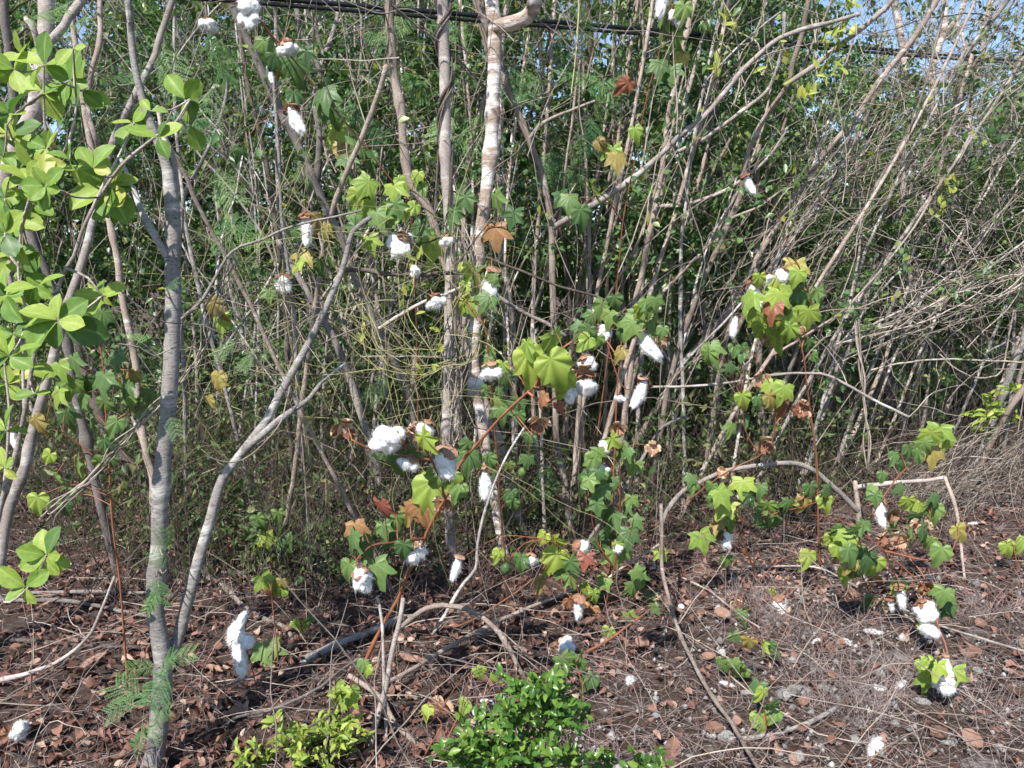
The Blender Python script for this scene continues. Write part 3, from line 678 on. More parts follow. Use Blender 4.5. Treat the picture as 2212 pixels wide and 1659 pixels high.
branch('dark thin branch slanting down right between the tall trunks', [(1051,556),(1154,596),(1204,616),(1304,646),(1360,690),(1400,720)], (6,4), (3.8,3.9), 'dark', 'dead_branch')
branch('rough grey branch running down from the cotton boll on the mottled trunk', [(1035,610),(1071,636),(1138,676),(1181,696),(1221,726)], (7,9), (3.3,3.2), 'grey', 'dead_branch', twigs=2)
branch('smooth pale stick slanting up to a small round cotton boll', [(818,710),(881,670),(925,648),(951,640),(1004,618)], (8,6), (3.3,3.3), 'pale', 'dead_branch')
branch('level pale stick stretched in front of the grey trunk leaning left', [(778,771),(850,770),(968,770)], (4,3), (3.5,3.5), 'pale', 'dead_branch')
branch('yellow tan branch curving up left with a fork below the hanging vine', [(1145,298),(1160,277),(1191,254),(1231,238),(1285,218)], (8,5), (4.1,4.0), 'vine', 'dead_branch')
branch('grey forked branch reaching level from the forked pale trunk', [(390,690),(440,645),(500,545),(560,520),(630,490),(720,470),(780,455)], (7,4), (2.9,3.0), 'grey', 'dead_branch', twigs=3)
branch('orange brown cotton switch lying flat in a long shallow curve', [(868,1352),(904,1363),(954,1360),(1010,1343),(1088,1300),(1140,1262),(1180,1220)], (5,4), (3.05,3.2), 'red', 'fallen_branch')
branch('orange switch curving low beside the cotton boll in the litter', [(1165,1432),(1210,1428),(1257,1413),(1320,1378),(1360,1350),(1393,1326)], (6,5), (2.85,3.0), 'red', 'fallen_branch', lift=.05)

# ---------------------------------------------------------------- vines
def vine(label, strands, m='vine', name='vine', spread=0.0, copies=1, jit=.012, grp=None):
    first = None; g = Geo(); k = 0
    for pts, w, d in strands:
        q = np.asarray(pts, float); s = arclen(q)
        wld = np.array([P(x, y, d[0]+(d[1]-d[0])*t) for (x, y), t in zip(q, s)])
        if first is None: first = wld[-1].copy()
        for c in range(copies):
            o = rng.normal(0, spread, (len(wld), 3)) if c else 0
            add_stem(g, wld+o, px2m(w, d[0])/2, px2m(w, d[1])/2*.8, 5, 0.03, 0.05, knots=False, jit=jit)
    root = thing(name, first, label, 'vine', grp)
    link('stem', g.mesh('stem', [M[m]], first), root)
    return root
def helix():
    _, base, path = TREES['S9']
    sel = path[(path[:, 2] > P(960, 330, 3.75)[2])]
    z0, z1 = sel[:, 2].min(), sel[:, 2].max()
    g = Geo(); first = None
    for ph, turns, rr, w in ((0, 5.5, .034, .0085), (.9, 5.3, .036, .0065), (2.9, 2.6, .036, .005)):
        t = np.linspace(0, 1, 70); zz = z0+(z1-z0)*t
        cx = np.interp(zz, sel[:, 2], sel[:, 0]); cy = np.interp(zz, sel[:, 2], sel[:, 1])
        a = ph+turns*2*math.pi*t*(0.85+.3*t)
        q = np.stack([cx+rr*np.cos(a), cy+rr*np.sin(a), zz], -1)
        q = np.vstack([q[0]+[-.02, -.03, -.32], q])
        if first is None: first = q[0]
        add_stem(g, q, w, w*.9, 6, 0.03, 0.05, knots=False)
    r = thing('twining_vine', first, 'dark ropy vine coiled tightly round the trunk with the knot hole', 'vine')
    link('stem', g.mesh('stem', [M['dark']], first), r)
helix()
vine('bundle of dry vine strands slung from the oval leaved shrub to the forked pale trunk', [([(100,1125),(117,1103),(180,1040),(247,970),(333,880),(400,813),(440,750),(470,650),(500,560)], 3.2, (2.4,2.5))], spread=.018, copies=5)
vine('thin yellowish vine running level across the forked pale trunk', [([(257,626),(333,686),(367,703),(433,706),(483,730),(533,766),(600,830),(640,900)], 3, (2.05,2.4))])
vine('wavy dry vine crossing the pale trunk at its bark scar', [([(257,743),(300,750),(333,770),(367,756),(417,753),(445,775),(430,830),(455,880)], 3.2, (2.08,2.3))])
vine('tan vine hanging in a loose loop between the two pale forks', [([(447,986),(500,1003),(547,986),(587,946),(610,916),(622,850),(640,760)], 3.4, (2.2,2.5))])
vine('long pale vine hanging past the cotton tuft to the ground', [([(610,560),(625,700),(640,820),(668,960),(664,1010),(640,1080),(600,1160),(560,1240)], 2.6, (2.6,2.8))], m='vgreen')
vine('straight yellow vine hanging below the overhead cable', [([(1251,-60),(1250,40),(1245,130),(1231,233)], 3.4, (4.2,4.1))], m='vgreen')
vine('curtain of stringy vines hanging down the tall mottled trunk', [([(990,470),(985,600),(975,700),(985,800),(978,900),(970,960)], 3.2, (3.5,3.5)), ([(1010,500),(1000,640),(990,760),(972,850),(980,930)], 3, (3.55,3.5))], spread=.045, copies=6, jit=.02)
vine('yellow green vine strands sagging across the trunks in the middle', [([(700,480),(740,620),(790,720),(860,780),(930,790),(1000,760),(1040,700)], 2.6, (3.1,3.3)), ([(738,700),(800,760),(880,810),(960,790),(1020,770),(1048,690)], 2.4, (3.1,3.3))], m='vgreen', spread=.05, copies=4, jit=.02)
vine('curly pale vine looped over the dark hollow', [([(2030,765),(2057,790),(2100,810),(2140,812),(2166,800),(2178,740),(2190,670)], 4, (5.0,5.0)), ([(1880,800),(1920,790),(1974,783),(2057,776),(2130,780),(2240,783)], 4.5, (5.0,5.0))])
vine('wiry vine hanging straight down in front of the white ringed sapling', [([(1855,690),(1858,760),(1862,820),(1866,880),(1876,950),(1874,1010)], 4, (3.9,3.9))], spread=.012, copies=3)
vine('long dry vines reaching level out of the hollow', [([(1840,720),(1950,690),(2050,640),(2150,610),(2240,580)], 3.5, (5.0,5.0)), ([(1830,760),(1930,720),(2010,690),(2120,650),(2230,560)], 3, (5.1,5.0))], spread=.05, copies=4)
vine('ropes of dry vine wrapped along the pole leaning to the sky', [([(1430,860),(1560,690),(1650,570),(1720,460),(1800,350),(1850,250),(1905,170)], 2.4, (5.0,4.7))], spread=.08, copies=6, jit=.04)
vine('loose brown vines dangling above the thin cable', [([(1560,0),(1590,60),(1598,150),(1585,230)], 3, (4.4,4.4)), ([(1650,-5),(1640,60),(1600,120),(1595,200)], 2.6, (4.4,4.4)), ([(1760,0),(1757,130)], 4, (4.5,4.5))], spread=.05, copies=3, jit=.02)
vine('thin vines drooping over the gap beside the splintered snag', [([(740,0),(820,30),(880,20),(960,60)], 3, (3.4,3.6)), ([(845,10),(900,60),(960,100),(1045,190)], 4, (3.4,4.0)), ([(975,115),(1010,150),(1050,190)], 4.5, (3.8,4.0))], m='vine')

# climbing vine with lime leaves
def leafy_vine(name, label, stems, clusters, d, size, m='lime', cat='vine', wd=.66):
    first = P(*stems[0][-1], d); g = Geo()
    for s in stems: add_stem(g, [P(x, y, d+rng.normal(0, .03)) for x, y in s], .003, .002, 5, .03, .05, knots=False, jit=.01)
    root = thing(name, first, label, cat)
    link('stem', g.mesh('stem', [M['vgreen']], first), root)
    for (x, y, n, spx, spy) in clusters:
        for k in range(n):
            c = P(x+rng.normal(0, spx), y+rng.normal(0, spy), d+rng.normal(0, .04))
            put_oval(root, first, c, px2m(size*rng.uniform(.7, 1.2), d), m=m, hang=1.0, wd=wd)

# ---------------------------------------------------------------- leaf meshes that single leaves share
def polar_leaf(seed, lobes, fold=.25, droop=.35):
    r = np.random.default_rng(seed)
    K = 40; th = np.linspace(-math.pi, math.pi, K, endpoint=False)
    rad = np.full(K, .10); rb = np.zeros(K)
    for a, L, w in lobes:
        a = math.radians(a)+r.normal(0, .04)
        dth = np.abs((th-a+math.pi) % (2*math.pi)-math.pi)
        prof = L/np.maximum(1, 0)*(np.exp(-(dth/w)**1.6))
        rad = np.maximum(rad, prof); rb = np.maximum(rb, np.clip(1-dth/.16, 0, 1))
    base = .55*np.clip(np.cos(th/2)**.7, 0, 1)
    rad = np.maximum(rad, base)*(1+r.normal(0, .025, K))
    notch = np.abs(th) > 2.85; rad[notch] *= .45
    V = [[0, 0, 0]]; R = [1.0]
    for f in (.3, .62, .85, 1.0):
        for k in range(K):
            q = rad[k]*f; x = q*math.sin(th[k]); y = q*math.cos(th[k])
            z = -droop*(q**2)+fold*.35*(1-rb[k])*q*.5-(.10*q if rb[k] > .5 else 0)
            z += .03*math.sin(7*th[k]+seed)*f
            V.append([x, y, z]); R.append(rb[k]*(1-.5*f))
    T = [[0, 1+(k+1) % K, 1+k] for k in range(K)]; Q = []
    for a in range(3):
        for k in range(K):
            i = 1+a*K+k; j = 1+a*K+(k+1) % K
            Q.append([i, j, j+K, i+K])
    V = np.array(V)/1.25
    return new_mesh('cotton_leaf', V, [np.array(Q), np.array(T)], [M['lg']], {'rib': R, 'tint': np.full(len(V), .5)}, None)
COT = [polar_leaf(1, [(0, 1.0, .50), (54, .82, .44), (-54, .82, .44), (112, .55, .45), (-112, .55, .45)]),
       polar_leaf(2, [(0, 1.05, .48), (58, .76, .46), (-50, .85, .42), (112, .5, .45), (-112, .5, .45)], .5, .5),
       polar_leaf(3, [(0, 1.0, .48), (48, .7, .40), (-48, .62, .40)], .9, .6),
       polar_leaf(4, [(0, .95, .55), (60, .85, .42), (-60, .78, .42), (120, .6, .42), (-120, .55, .42)], .3, .15),
       polar_leaf(5, [(0, .9, .75), (40, .5, .5), (-40, .5, .5)], .5, .35)]
def oval_mesh(seed, fold, bend, tip):
    S = 9; V = []; R = []
    for i in range(S):
        t = i/(S-1); w = .5*math.sin(math.pi*min(1, (t*.97+.02)**1.22))**.72*(1-.12*t*tip)
        for j, u in enumerate((-1, -.55, 0, .55, 1)):
            V.append([u*w, t, fold*abs(u)*w-bend*t*t+.015*math.sin(9*t+u*3+seed)]); R.append(1 if j == 2 else 0)
    Q = [[i*5+j, i*5+j+1, i*5+j+6, i*5+j+5] for i in range(S-1) for j in range(4)]
    return new_mesh('oval_leaf', np.array(V), [np.array(Q)], [M['oval']], {'rib': R, 'tint': np.full(len(V), .5)})
OVA = [oval_mesh(1, .2, .12, .3), oval_mesh(2, .3, .22, .5), oval_mesh(3, .1, .05, 0)]

def set_mat(o, m):
    o.material_slots[0].link = 'OBJECT'; o.material_slots[0].material = m
def frame(base, ax, nr, size, wd=1.0):
    ax = norm(np.asarray(ax, float)); X = norm(np.cross(ax, nr)); Z = np.cross(X, ax)
    m = Matrix.Identity(4)
    for i, (v, s) in enumerate(((X, size*wd), (ax, size), (Z, size))):
        for j in range(3): m[j][i] = float(v[j]*s)
    for j in range(3): m[j][3] = float(base[j])
    return m
def put_oval(root, off, c, size, m='oval', ax=None, nr=None, hang=0.2, wd=.62, name='leaf'):
    if ax is None: ax = norm(rng.normal(0, 1, 3)*[1, .5, .8]+[0, -.1, -hang])
    if nr is None: nr = norm(np.array([-.25, -.75, .65])+rng.normal(0, .45, 3))
    o = link(name, OVA[rng.integers(0, 3)], root)
    o.matrix_basis = frame(c-ax*size*.5-off, ax, nr, size, wd*rng.uniform(.9, 1.1))
    if m != 'oval': set_mat(o, M[m])
    return c-ax*size*.5
M['oval_y'] = leafm('hanging_lime_leaf', [(0, (0.26, 0.33, 0.06)), (1, (0.42, 0.44, 0.10))], rib=(0.45, 0.48, 0.18), use_obj=True)
M['oval_d'] = leafm('dark_oval_leaf', [(0, (0.06, 0.14, 0.04)), (1, (0.12, 0.21, 0.055))], rib=(0.22, 0.3, 0.12), use_obj=True)
leafy_vine('climbing_vine', 'hanging vine with narrow lime leaves on the pole crossing the dark green crown', [[(1830,-10),(1815,60),(1800,110),(1775,150),(1770,190)], [(1800,60),(1840,30)]],
           [(1822,55,12,12,18), (1805,85,6,10,10), (1790,150,12,14,14), (1750,195,5,8,8), (1745,205,3,8,6), (1838,20,5,8,10)], 4.35, 26, 'oval_y', wd=.42)
leafy_vine('climbing_vine', 'vine with a few long drooping yellow green leaves beside the tan trunk fork', [[(1560,90),(1550,140),(1540,180)], [(1570,20),(1560,90)]], [(1545,130,5,8,12), (1568,30,3,6,6), (1582,65,4,5,10), (1648,150,3,6,8), (1698,160,3,5,6), (1690,85,2,3,10)], 4.3, 26, 'oval_y', wd=.4)
leafy_vine('climbing_vine', 'vine with small yellow green leaves among the grey tangle near the hollow', [[(2040,350),(2035,400),(2030,440)]], [(2040,385,8,14,12), (2035,440,10,10,14), (2060,410,5,8,8), (2130,120,3,8,8)], 5.0, 18, 'oval_y', wd=.5)
leafy_vine('climbing_vine', 'vine with pointed yellow leaves between the sagging vine strands', [[(900,560),(890,620),(880,680),(940,770)], [(940,770),(985,640)]], [(908,677,1,1,1), (942,710,2,3,8), (953,758,3,5,8), (902,790,3,5,6), (780,705,4,6,10), (1012,650,3,6,6), (890,552,5,14,10), (930,540,3,8,6), (1000,590,4,10,8), (870,640,3,8,8), (940,790,2,8,4)], 3.2, 22, 'oval_y', wd=.45)

# ---------------------------------------------------------------- oval leaved shrub on the left
def oval_shrub():
    D = 2.1
    stem = [(200,450),(177,500),(160,553),(143,580),(110,663),(77,753),(57,870),(33,986),(7,1070),(-20,1200)]
    wld = to_world(stem[::-1], D, D)
    root = thing('shrub', wld[0], 'sunlit shrub with glossy oval lime green leaves in rosettes along thin stems', 'shrub')
    g = Geo(); path, _ = add_stem(g, wld, .0085, .005, 8, .03, .05)
    paths = [path]
    more = [[(57,870),(50,780),(60,690),(40,600),(45,500),(60,440),(80,370)], [(200,450),(225,395),(260,330),(290,265)], [(200,450),(260,360),(330,300),(390,255),(410,215)], [(77,753),(110,710),(125,690)],
            [(45,500),(70,420),(120,360),(150,300),(165,230),(160,170),(160,110)], [(40,600),(15,540),(10,480)], [(120,360),(100,290),(95,200),(95,140)], [(7,1070),(20,900),(10,780),(15,650)], [(95,200),(40,240),(15,270)], [(143,580),(190,600),(220,640)],
            [(-20,1200),(10,1300),(60,1270),(75,1235),(100,1200)], [(60,440),(30,450),(10,500)]]
    for b in more:
        w = np.array([P(x, y, D+rng.normal(0, .03)) for x, y in b]); pp = np.vstack(paths); w[0] = pp[np.argmin(np.linalg.norm(pp-w[0], axis=1))]
        p2, _ = add_stem(g, w, .0045, .0025, 6, .03, .05); paths.append(p2)
    cl = [(158,105,2,38,12), (95,140,5,52,26), (90,195,7,48,24), (150,175,6,45,22), (178,195,4,40,18), (400,215,5,50,22), (285,265,4,46,24), (342,298,4,48,20), (412,272,2,46,10), (325,240,2,40,10),
          (22,245,7,45,24), (18,290,6,45,20), (232,400,13,58,38), (85,372,7,48,24), (100,402,6,45,22), (35,470,8,50,28), (72,440,6,42,22), (12,505,6,52,24), (125,692,8,68,34), (20,560,7,50,24), (55,590,6,46,22),
          (12,640,6,52,22), (222,640,4,48,16), (20,770,6,48,26), (30,720,5,45,22), (62,660,4,42,20), (60,790,4,38,18), (15,830,6,46,24), (75,850,3,40,15), (100,1200,9,52,36), (55,1268,4,50,22), (100,320,5,42,22), (45,330,5,42,22), (60,130,4,40,18),
          (12,930,5,44,22), (10,1010,4,44,20), (245,450,4,42,24), (60,390,5,40,20), (200,365,4,44,20), (150,345,3,40,14), (10,430,5,46,20), (30,150,4,42,20), (8,340,4,44,16), (40,540,4,44,18), (80,620,3,44,16)]
    pp = np.vstack(paths); tw = Geo()
    for (x, y, n, sz, sp) in cl:
        d = D+rng.normal(0, .10); hub = P(x, y, d)
        k = np.argmin(np.linalg.norm(pp-hub, axis=1))
        if np.linalg.norm(pp[k]-hub) > .015: add_stem(g, np.array([pp[k], (pp[k]+hub)/2+[0, 0, -.012], hub]), .0028, .002, 5, .03, .05, knots=False)
        a0 = rng.uniform(0, 6.28)
        for i in range(n):
            a = a0+i*2.4+rng.normal(0, .25); u = .35+.75*rng.random()
            ax = norm(np.array([math.cos(a), -.15+rng.normal(0, .3), math.sin(a)*.85+.1]))
            nr = norm(np.array([-.25, -.95, .6])+rng.normal(0, .4, 3))
            s = px2m(sz*rng.uniform(.7, 1.45), d)
            put_oval(root, wld[0], hub+ax*(s*.5+px2m(sp*.12, d)), s, ax=ax, nr=nr, wd=.68, m='oval' if rng.random() > .16 else ('oval_d' if rng.random() > .35 else 'oval_y'))
    link('stem', g.mesh('stem', [M['pale']], wld[0]), root)
oval_shrub()

# ---------------------------------------------------------------- cotton: bolls, husks
import bmesh
def ico(sub):
    bm = bmesh.new(); bmesh.ops.create_icosphere(bm, subdivisions=sub, radius=1.0)
    V = np.array([v.co[:] for v in bm.verts]); F = np.array([[v.index for v in f.verts] for f in bm.faces]); bm.free()
    return V, F
ICO3, ICO3F = ico(4); ICO1, ICO1F = ico(2)
def vnoise(V, s, seed):
    r = np.random.default_rng(seed); out = np.zeros(len(V))
    for k in range(10):
        w = r.normal(0, s, 3); out += np.sin(V@w+r.uniform(0, 6.28))
    return out/10
def lint_mesh(seed, lobes, stretch=(1, 1, 1), fuzz=1300):
    r = np.random.default_rng(seed)
    d = ICO3; rad = np.full(len(d), .62)
    for c, k in lobes:
        c = np.asarray(c, float); b = d@c; disc = b*b-(c@c)+k*k
        hit = np.where(disc > 0, b+np.sqrt(np.maximum(disc, 0)), 0); rad = np.maximum(rad, hit)
    rad = rad*(1+.26*vnoise(d, 4, seed)+.16*vnoise(d, 9, seed+1)+.07*vnoise(d, 20, seed+2)+r.normal(0, .015, len(d)))
    V = d*rad[:, None]*np.asarray(stretch)*.5
    g = Geo().add(V, T=ICO3F)
    i = r.integers(0, len(V), fuzz); b = V[i]; dv = norm(d[i]*.55+r.normal(0, .8, (fuzz, 3))); ln = r.uniform(.05, .19, fuzz)
    pl = curvy(fuzz, 4, b, dv, ln, .8, .1, r)
    Vv, Q = tubes(pl, np.linspace(1, .4, 4)[None]*np.full((fuzz, 1), .0034), 3); g.add(Vv, Q)
    return g.mesh('lint', [M['lint']])
LINT = [lint_mesh(21, [((.42, 0, .3), .55), ((-.42, 0, .3), .55), ((.3, .3, -.4), .6), ((-.35, -.2, -.35), .55)]),
        lint_mesh(22, [((.3, .2, .4), .6), ((-.4, .2, 0), .6), ((.35, -.3, -.2), .55), ((0, 0, -.6), .5)], (1, .9, 1.15)),
        lint_mesh(23, [((0, 0, .5), .5), ((.1, 0, -.5), .6), ((-.2, .2, -.1), .5)], (.75, .7, 1.5)),
        lint_mesh(24, [((.5, 0, 0), .5), ((-.5, 0, 0), .5), ((0, .4, .1), .5), ((0, -.4, .1), .5)], (1.1, 1, .9)),
        lint_mesh(25, [((.5, 0, .1), .5), ((-.45, .1, 0), .6), ((0, .3, .2), .5)], (1.5, 1.0, .62))]
def husk_mesh(seed, n, petal, wide, cup, spread, teeth, m):
    """n cupped segments opening around a stalk that comes from +Z"""
    r = np.random.default_rng(seed); g = Geo()
    for k in range(n):
        a = 2*math.pi*k/n+r.normal(0, .15); S = 7; J = 5; V = []
        for i in range(S):
            t = i/(S-1); w = wide*math.sin(math.pi*min(1, .12+t*.86))**.8
            for j in range(J):
                u = (j-2)/2
                tt = t*petal*(1-(.22*abs(math.sin(u*7+k)) if teeth and i == S-1 else 0)-.25*u*u*(i == S-1))
                rr = .05+tt*math.sin(spread)+cup*.3*math.sin(t*math.pi)-abs(u)**2*cup*.25*w
                zz = .34-tt*math.cos(spread)+r.normal(0, .012)
                V.append([rr*math.cos(a)-u*w*math.sin(a), rr*math.sin(a)+u*w*math.cos(a), zz])
        Q = [[i*J+j, i*J+j+1, i*J+J+j+1, i*J+J+j] for i in range(S-1) for j in range(J-1)]
        g.add(np.array(V), np.array(Q), rib=np.tile([0, .2, 1, .2, 0], S))
    V, Q = tubes(np.array([[[0, 0, .3], [.01, 0, .5], [.0, .02, .72]]]), np.array([[.05, .035, .03]]), 6); g.add(V, Q)
    return g.mesh('husk', [M[m]])
HUSK = [husk_mesh(31, 4, .62, .3, .5, .75, True, 'husk'), husk_mesh(32, 5, .55, .26, .5, 1.0, True, 'husk')]
BRACT = [husk_mesh(33, 3, .85, .36, .5, .55, True, 'husk'), husk_mesh(34, 3, .8, .34, .4, .9, True, 'husk')]
OPEN = [husk_mesh(35, 4, .62, .27, .55, 1.25, False, 'capsule'), husk_mesh(36, 3, .66, .3, .6, 1.05, False, 'capsule')]
def green_boll_mesh():
    V = ICO3*np.array([1, 1, 1.2]); an = np.arctan2(V[:, 1], V[:, 0]); V = V*(1-.06*np.abs(np.cos(an*2))**6*(1-np.abs(ICO3[:, 2])))[:, None]
    V[:, 2] -= .25*np.clip(-ICO3[:, 2], 0, 1)**4
    g = Geo().add(V*.5, T=ICO3F)
    return g.mesh('green_boll', [M['lg']])
GREENB = green_boll_mesh()

def rot_frame(c, size, up=(0, 0, 1), spin=None):
    z = norm(np.asarray(up, float)); x = norm(np.cross(z, rng.normal(0, 1, 3)))
    y = np.cross(z, x); m = Matrix.Identity(4)
    for i, v in enumerate((x, y, z)):
        for j in range(3): m[j][i] = float(v[j]*size)
    for j in range(3): m[j][3] = float(c[j])
    return m

class Cotton:
    def __init__(s, label, stems, d, w=5, m='red', ground=True, group=None, name='cotton_plant'):
        """stems: lists of pixels, first from the foot; d (foot, tip) per stem or one pair"""
        s.g = Geo(); s.paths = []; s.m = m
        for i, st in enumerate(stems):
            dd = d[i] if isinstance(d[0], (tuple, list)) else d
            q = np.asarray(st, float); t = arclen(q)
            if i == 0 and ground:
                wld = to_world(st, dd[0], dd[1])
            else:
                wld = np.array([P(x, y, dd[0]+(dd[1]-dd[0])*k) for (x, y), k in zip(q, t)])
                if i: pp = np.vstack(s.paths); k = np.argmin(np.linalg.norm(pp-wld[0], axis=1)); wld[0] = pp[k]
            if i == 0: s.off = wld[0].copy()
            ww = w if i == 0 else w*.75
            p, _ = add_stem(s.g, wld, px2m(ww, dd[0])/2, px2m(ww*.6, dd[1])/2, 7, .03, .05, jit=.004)
            s.paths.append(p)
        s.pp = np.vstack(s.paths)
        s.root = thing(name, s.off, label, 'cotton plant' if name == 'cotton_plant' else 'seedling', group)
    def near(s, x, y):
        """distance of the stem point that lies next to this pixel"""
        v = s.pp-np.array([0, 0, CAM_H]); f = v[:, 1]*CP-v[:, 2]*SP; u = v[:, 1]*SP+v[:, 2]*CP
        px = OW/2+FPX*v[:, 0]/f; py = OH/2-FPX*u/f
        k = np.argmin((px-x)**2+(py-y)**2)
        return k, s.pp[k][1]
    def clear(s, x, y, d, h=.03):      # keep hanging parts above the ground
        p = P(x, y, d)
        return d if p[2] > gz(p[0], p[1])+h else G(x, y)[1]-h*1.4
    def stalk(s, k, to, r=.0016, sag=.012):
        a = s.pp[k]; mid = (a+to)/2+np.array([0, 0, sag+.12*np.linalg.norm(to-a)])
        add_stem(s.g, np.array([a, mid, to]), r, r*.8, 4, .03, .02, knots=False, tint=rng.random())
    def leaf(s, x, y, size, kind='g', dz=0.0, var=None, face=None, ax=None):
        k, d = s.near(x, y); d = s.clear(x, y, d+rng.normal(0, .05)+dz)
        c = P(x, y, d); sz = px2m(size, d)*1.38
        if ax is None: ax = norm(np.array([rng.normal(0, .45), rng.normal(-.15, .25), -1.0]))
        nr = norm(np.array([-.12, -.85, .45])+rng.normal(0, .36, 3)) if face is None else np.asarray(face, float)
        base = c-ax*sz*.28
        v = rng.integers(0, 4) if var is None else var
        o = link('leaf', COT[v], s.root); o.matrix_basis = frame(base-s.off, ax, nr, sz*.95, rng.uniform(.85, 1.1))
        set_mat(o, M[{'g': 'lg', 'y': 'ly', 'r': 'lr', 'd': 'ld', 'b': 'litter1'}[kind]])
        s.stalk(k, base)
    def leaves(s, lst):
        for t in lst: s.leaf(*t)
    def boll(s, x, y, size, var=None, husk=True, up=None, dz=0.0):
        k, d = s.near(x, y); d = s.clear(x, y, d+dz, .05); c = P(x, y, d); sz = px2m(size, d)
        up = norm(np.array([rng.normal(0, .35), rng.normal(.25, .3), 1])) if up is None else norm(np.asarray(up, float))
        v = rng.integers(0, 4) if var is None else var
        fr = rot_frame(c-s.off, sz, up)
        o = link('boll', LINT[v], s.root); o.matrix_basis = fr @ Matrix.Scale(1.28, 4)
        if husk:
            h = link('husk', HUSK[rng.integers(0, 2)], o); h.matrix_basis = Matrix.Translation((0, 0, .52 if v == 2 else .27)) @ Matrix.Scale(.8, 4)
            if rng.random() < .7:
                b = link('bract', BRACT[rng.integers(0, 2)], o); b.matrix_basis = Matrix.Translation((0, 0, .55 if v == 2 else .32)) @ Matrix.Scale(.72, 4)
        s.stalk(k, c+up*sz*.6, .0018)
    def empty(s, x, y, size, up=None):
        k, d = s.near(x, y); d = s.clear(x, y, d, .04); c = P(x, y, d); sz = px2m(size, d)
        up = norm(np.array([rng.normal(0, .5), 1.0, rng.normal(.2, .4)])) if up is None else norm(np.asarray(up, float))
        o = link('empty_husk', OPEN[rng.integers(0, 2)], s.root); o.matrix_basis = rot_frame(c-s.off, sz*1.15, up)
        b = link('bract', BRACT[rng.integers(0, 2)], o); b.matrix_basis = Matrix.Translation((0, 0, .1)) @ Matrix.Scale(.85, 4)
        s.stalk(k, c+up*sz*.5, .0016)
    def greenboll(s, x, y, size):
        k, d = s.near(x, y); c = P(x, y, d-.03); sz = px2m(size, d)
        o = link('green_boll', GREENB, s.root); o.matrix_basis = rot_frame(c-s.off, sz, (0.2, -.2, 1))
        b = link('bract', BRACT[1], o); b.matrix_basis = Matrix.Translation((0, 0, .28)) @ Matrix.Scale(.7, 4); set_mat(b, M['lg'])
        s.stalk(k, c+np.array([0, 0, sz*.55]), .0018)
    def done(s):
        link('stem', s.g.mesh('stem', [M[s.m]], s.off), s.root)

A = Cotton('near cotton plant with two fat white bolls and a long orange stem leaning right',
           [[(818,1366),(861,1293),(881,1240),(901,1206),(921,1150),(945,1105),(971,1063),(991,1010),(1021,970),(1071,913),(1121,866),(1158,833),(1184,810)],
            [(935,1125),(950,1040),(930,990),(915,965)], [(905,1190),(860,1170),(800,1180),(770,1210)], [(1150,840),(1195,770),(1235,738)], [(990,1012),(950,1000),(880,985),(800,970),(760,950)], [(1121,866),(1180,870),(1235,840)]],
           [(2.75,2.0), (2.3,1.95), (2.45,2.3), (2.0,1.95), (2.1,1.9), (2.0,2.0)], 9)
A.leaves([(850,988,85,'g',0,1), (932,1078,98,'y',0,2), (927,962,60,'y',0,3), (1012,1002,55,'g'), (1003,965,34,'g',0,2), (987,1066,45,'g',0,2), (825,1105,55,'r'), (800,1190,62,'g'), (817,1242,66,'g',0,0), (755,1170,55,'g'), (750,1236,52,'g',0,2), (770,1150,48,'r'),
          (850,1165,52,'g'), (872,1192,48,'g',0,2), (915,1112,60,'r',0,0), (893,1106,45,'r'), (830,1150,42,'g'), (945,1040,62,'g',0,2), (970,1040,50,'y',0,4), (880,1120,40,'d'), (860,1130,40,'g'),
          (1147,793,82,'y',0,2), (1140,760,50,'y',0,4), (1205,805,86,'y',-.02,2), (1216,832,58,'y',0,2), (1197,747,62,'y',0,1), (1262,742,40,'y',0,4), (1168,868,42,'r',0,2), (1083,800,38,'y',0,2), (1212,880,30,'r',0,2), (1060,1000,38,'g')])
A.boll(838,950,52,1,up=(1,.3,.35)); A.boll(962,998,54,0); A.boll(880,1002,34,3); A.boll(918,930,36,3); A.boll(895,1190,42,0); A.boll(784,1252,40,1); A.boll(772,1238,24,2)
A.boll(1062,806,38,3); A.boll(1226,842,38,1,up=(-.3,.3,1)); A.boll(1266,838,42,3,up=(0,.5,1)); A.empty(1262,812,42); A.empty(1228,822,38,(-.3,1,.1)); A.empty(745,932,44); A.empty(1165,922,40); A.empty(1165,822,40); A.empty(958,1092,36); A.empty(905,935,44); A.empty(866,950,46)
A.done()

B = Cotton('cotton plant climbing the mottled trunk with a ragged white boll at head height',
           [[(1088,1185),(1078,1090),(1075,1000),(1066,900),(1062,850),(1052,740),(1040,670),(1038,630)], [(1062,850),(1100,880),(1150,940)], [(1040,670),(1000,650),(955,645)]], (3.35,3.1), 5, 'red')
B.leaves([(1015,592,46,'y',0,0), (1034,602,46,'g'), (1002,625,36,'y',0,2), (1015,667,48,'y',0,3), (1048,655,42,'g'), (1058,608,36,'g'), (1062,765,28,'g',0,4), (1052,782,30,'g',0,4), (1095,825,34,'g'), (1080,850,26,'g',0,4), (1048,847,28,'g',0,4), (1072,872,32,'g'), (1082,897,38,'g'), (1112,882,42,'g'), (1124,906,34,'g'), (1142,952,34,'g',0,2), (1100,1012,30,'g',0,2), (1062,1020,28,'g'), (1140,1000,32,'g'), (1105,1075,34,'g'), (1110,1095,32,'g',0,2)])
B.boll(1057,622,46,2,up=(.1,.2,1)); B.boll(943,655,32,3); B.boll(1048,1042,36,2); B.greenboll(1128,1020,18); B.done()

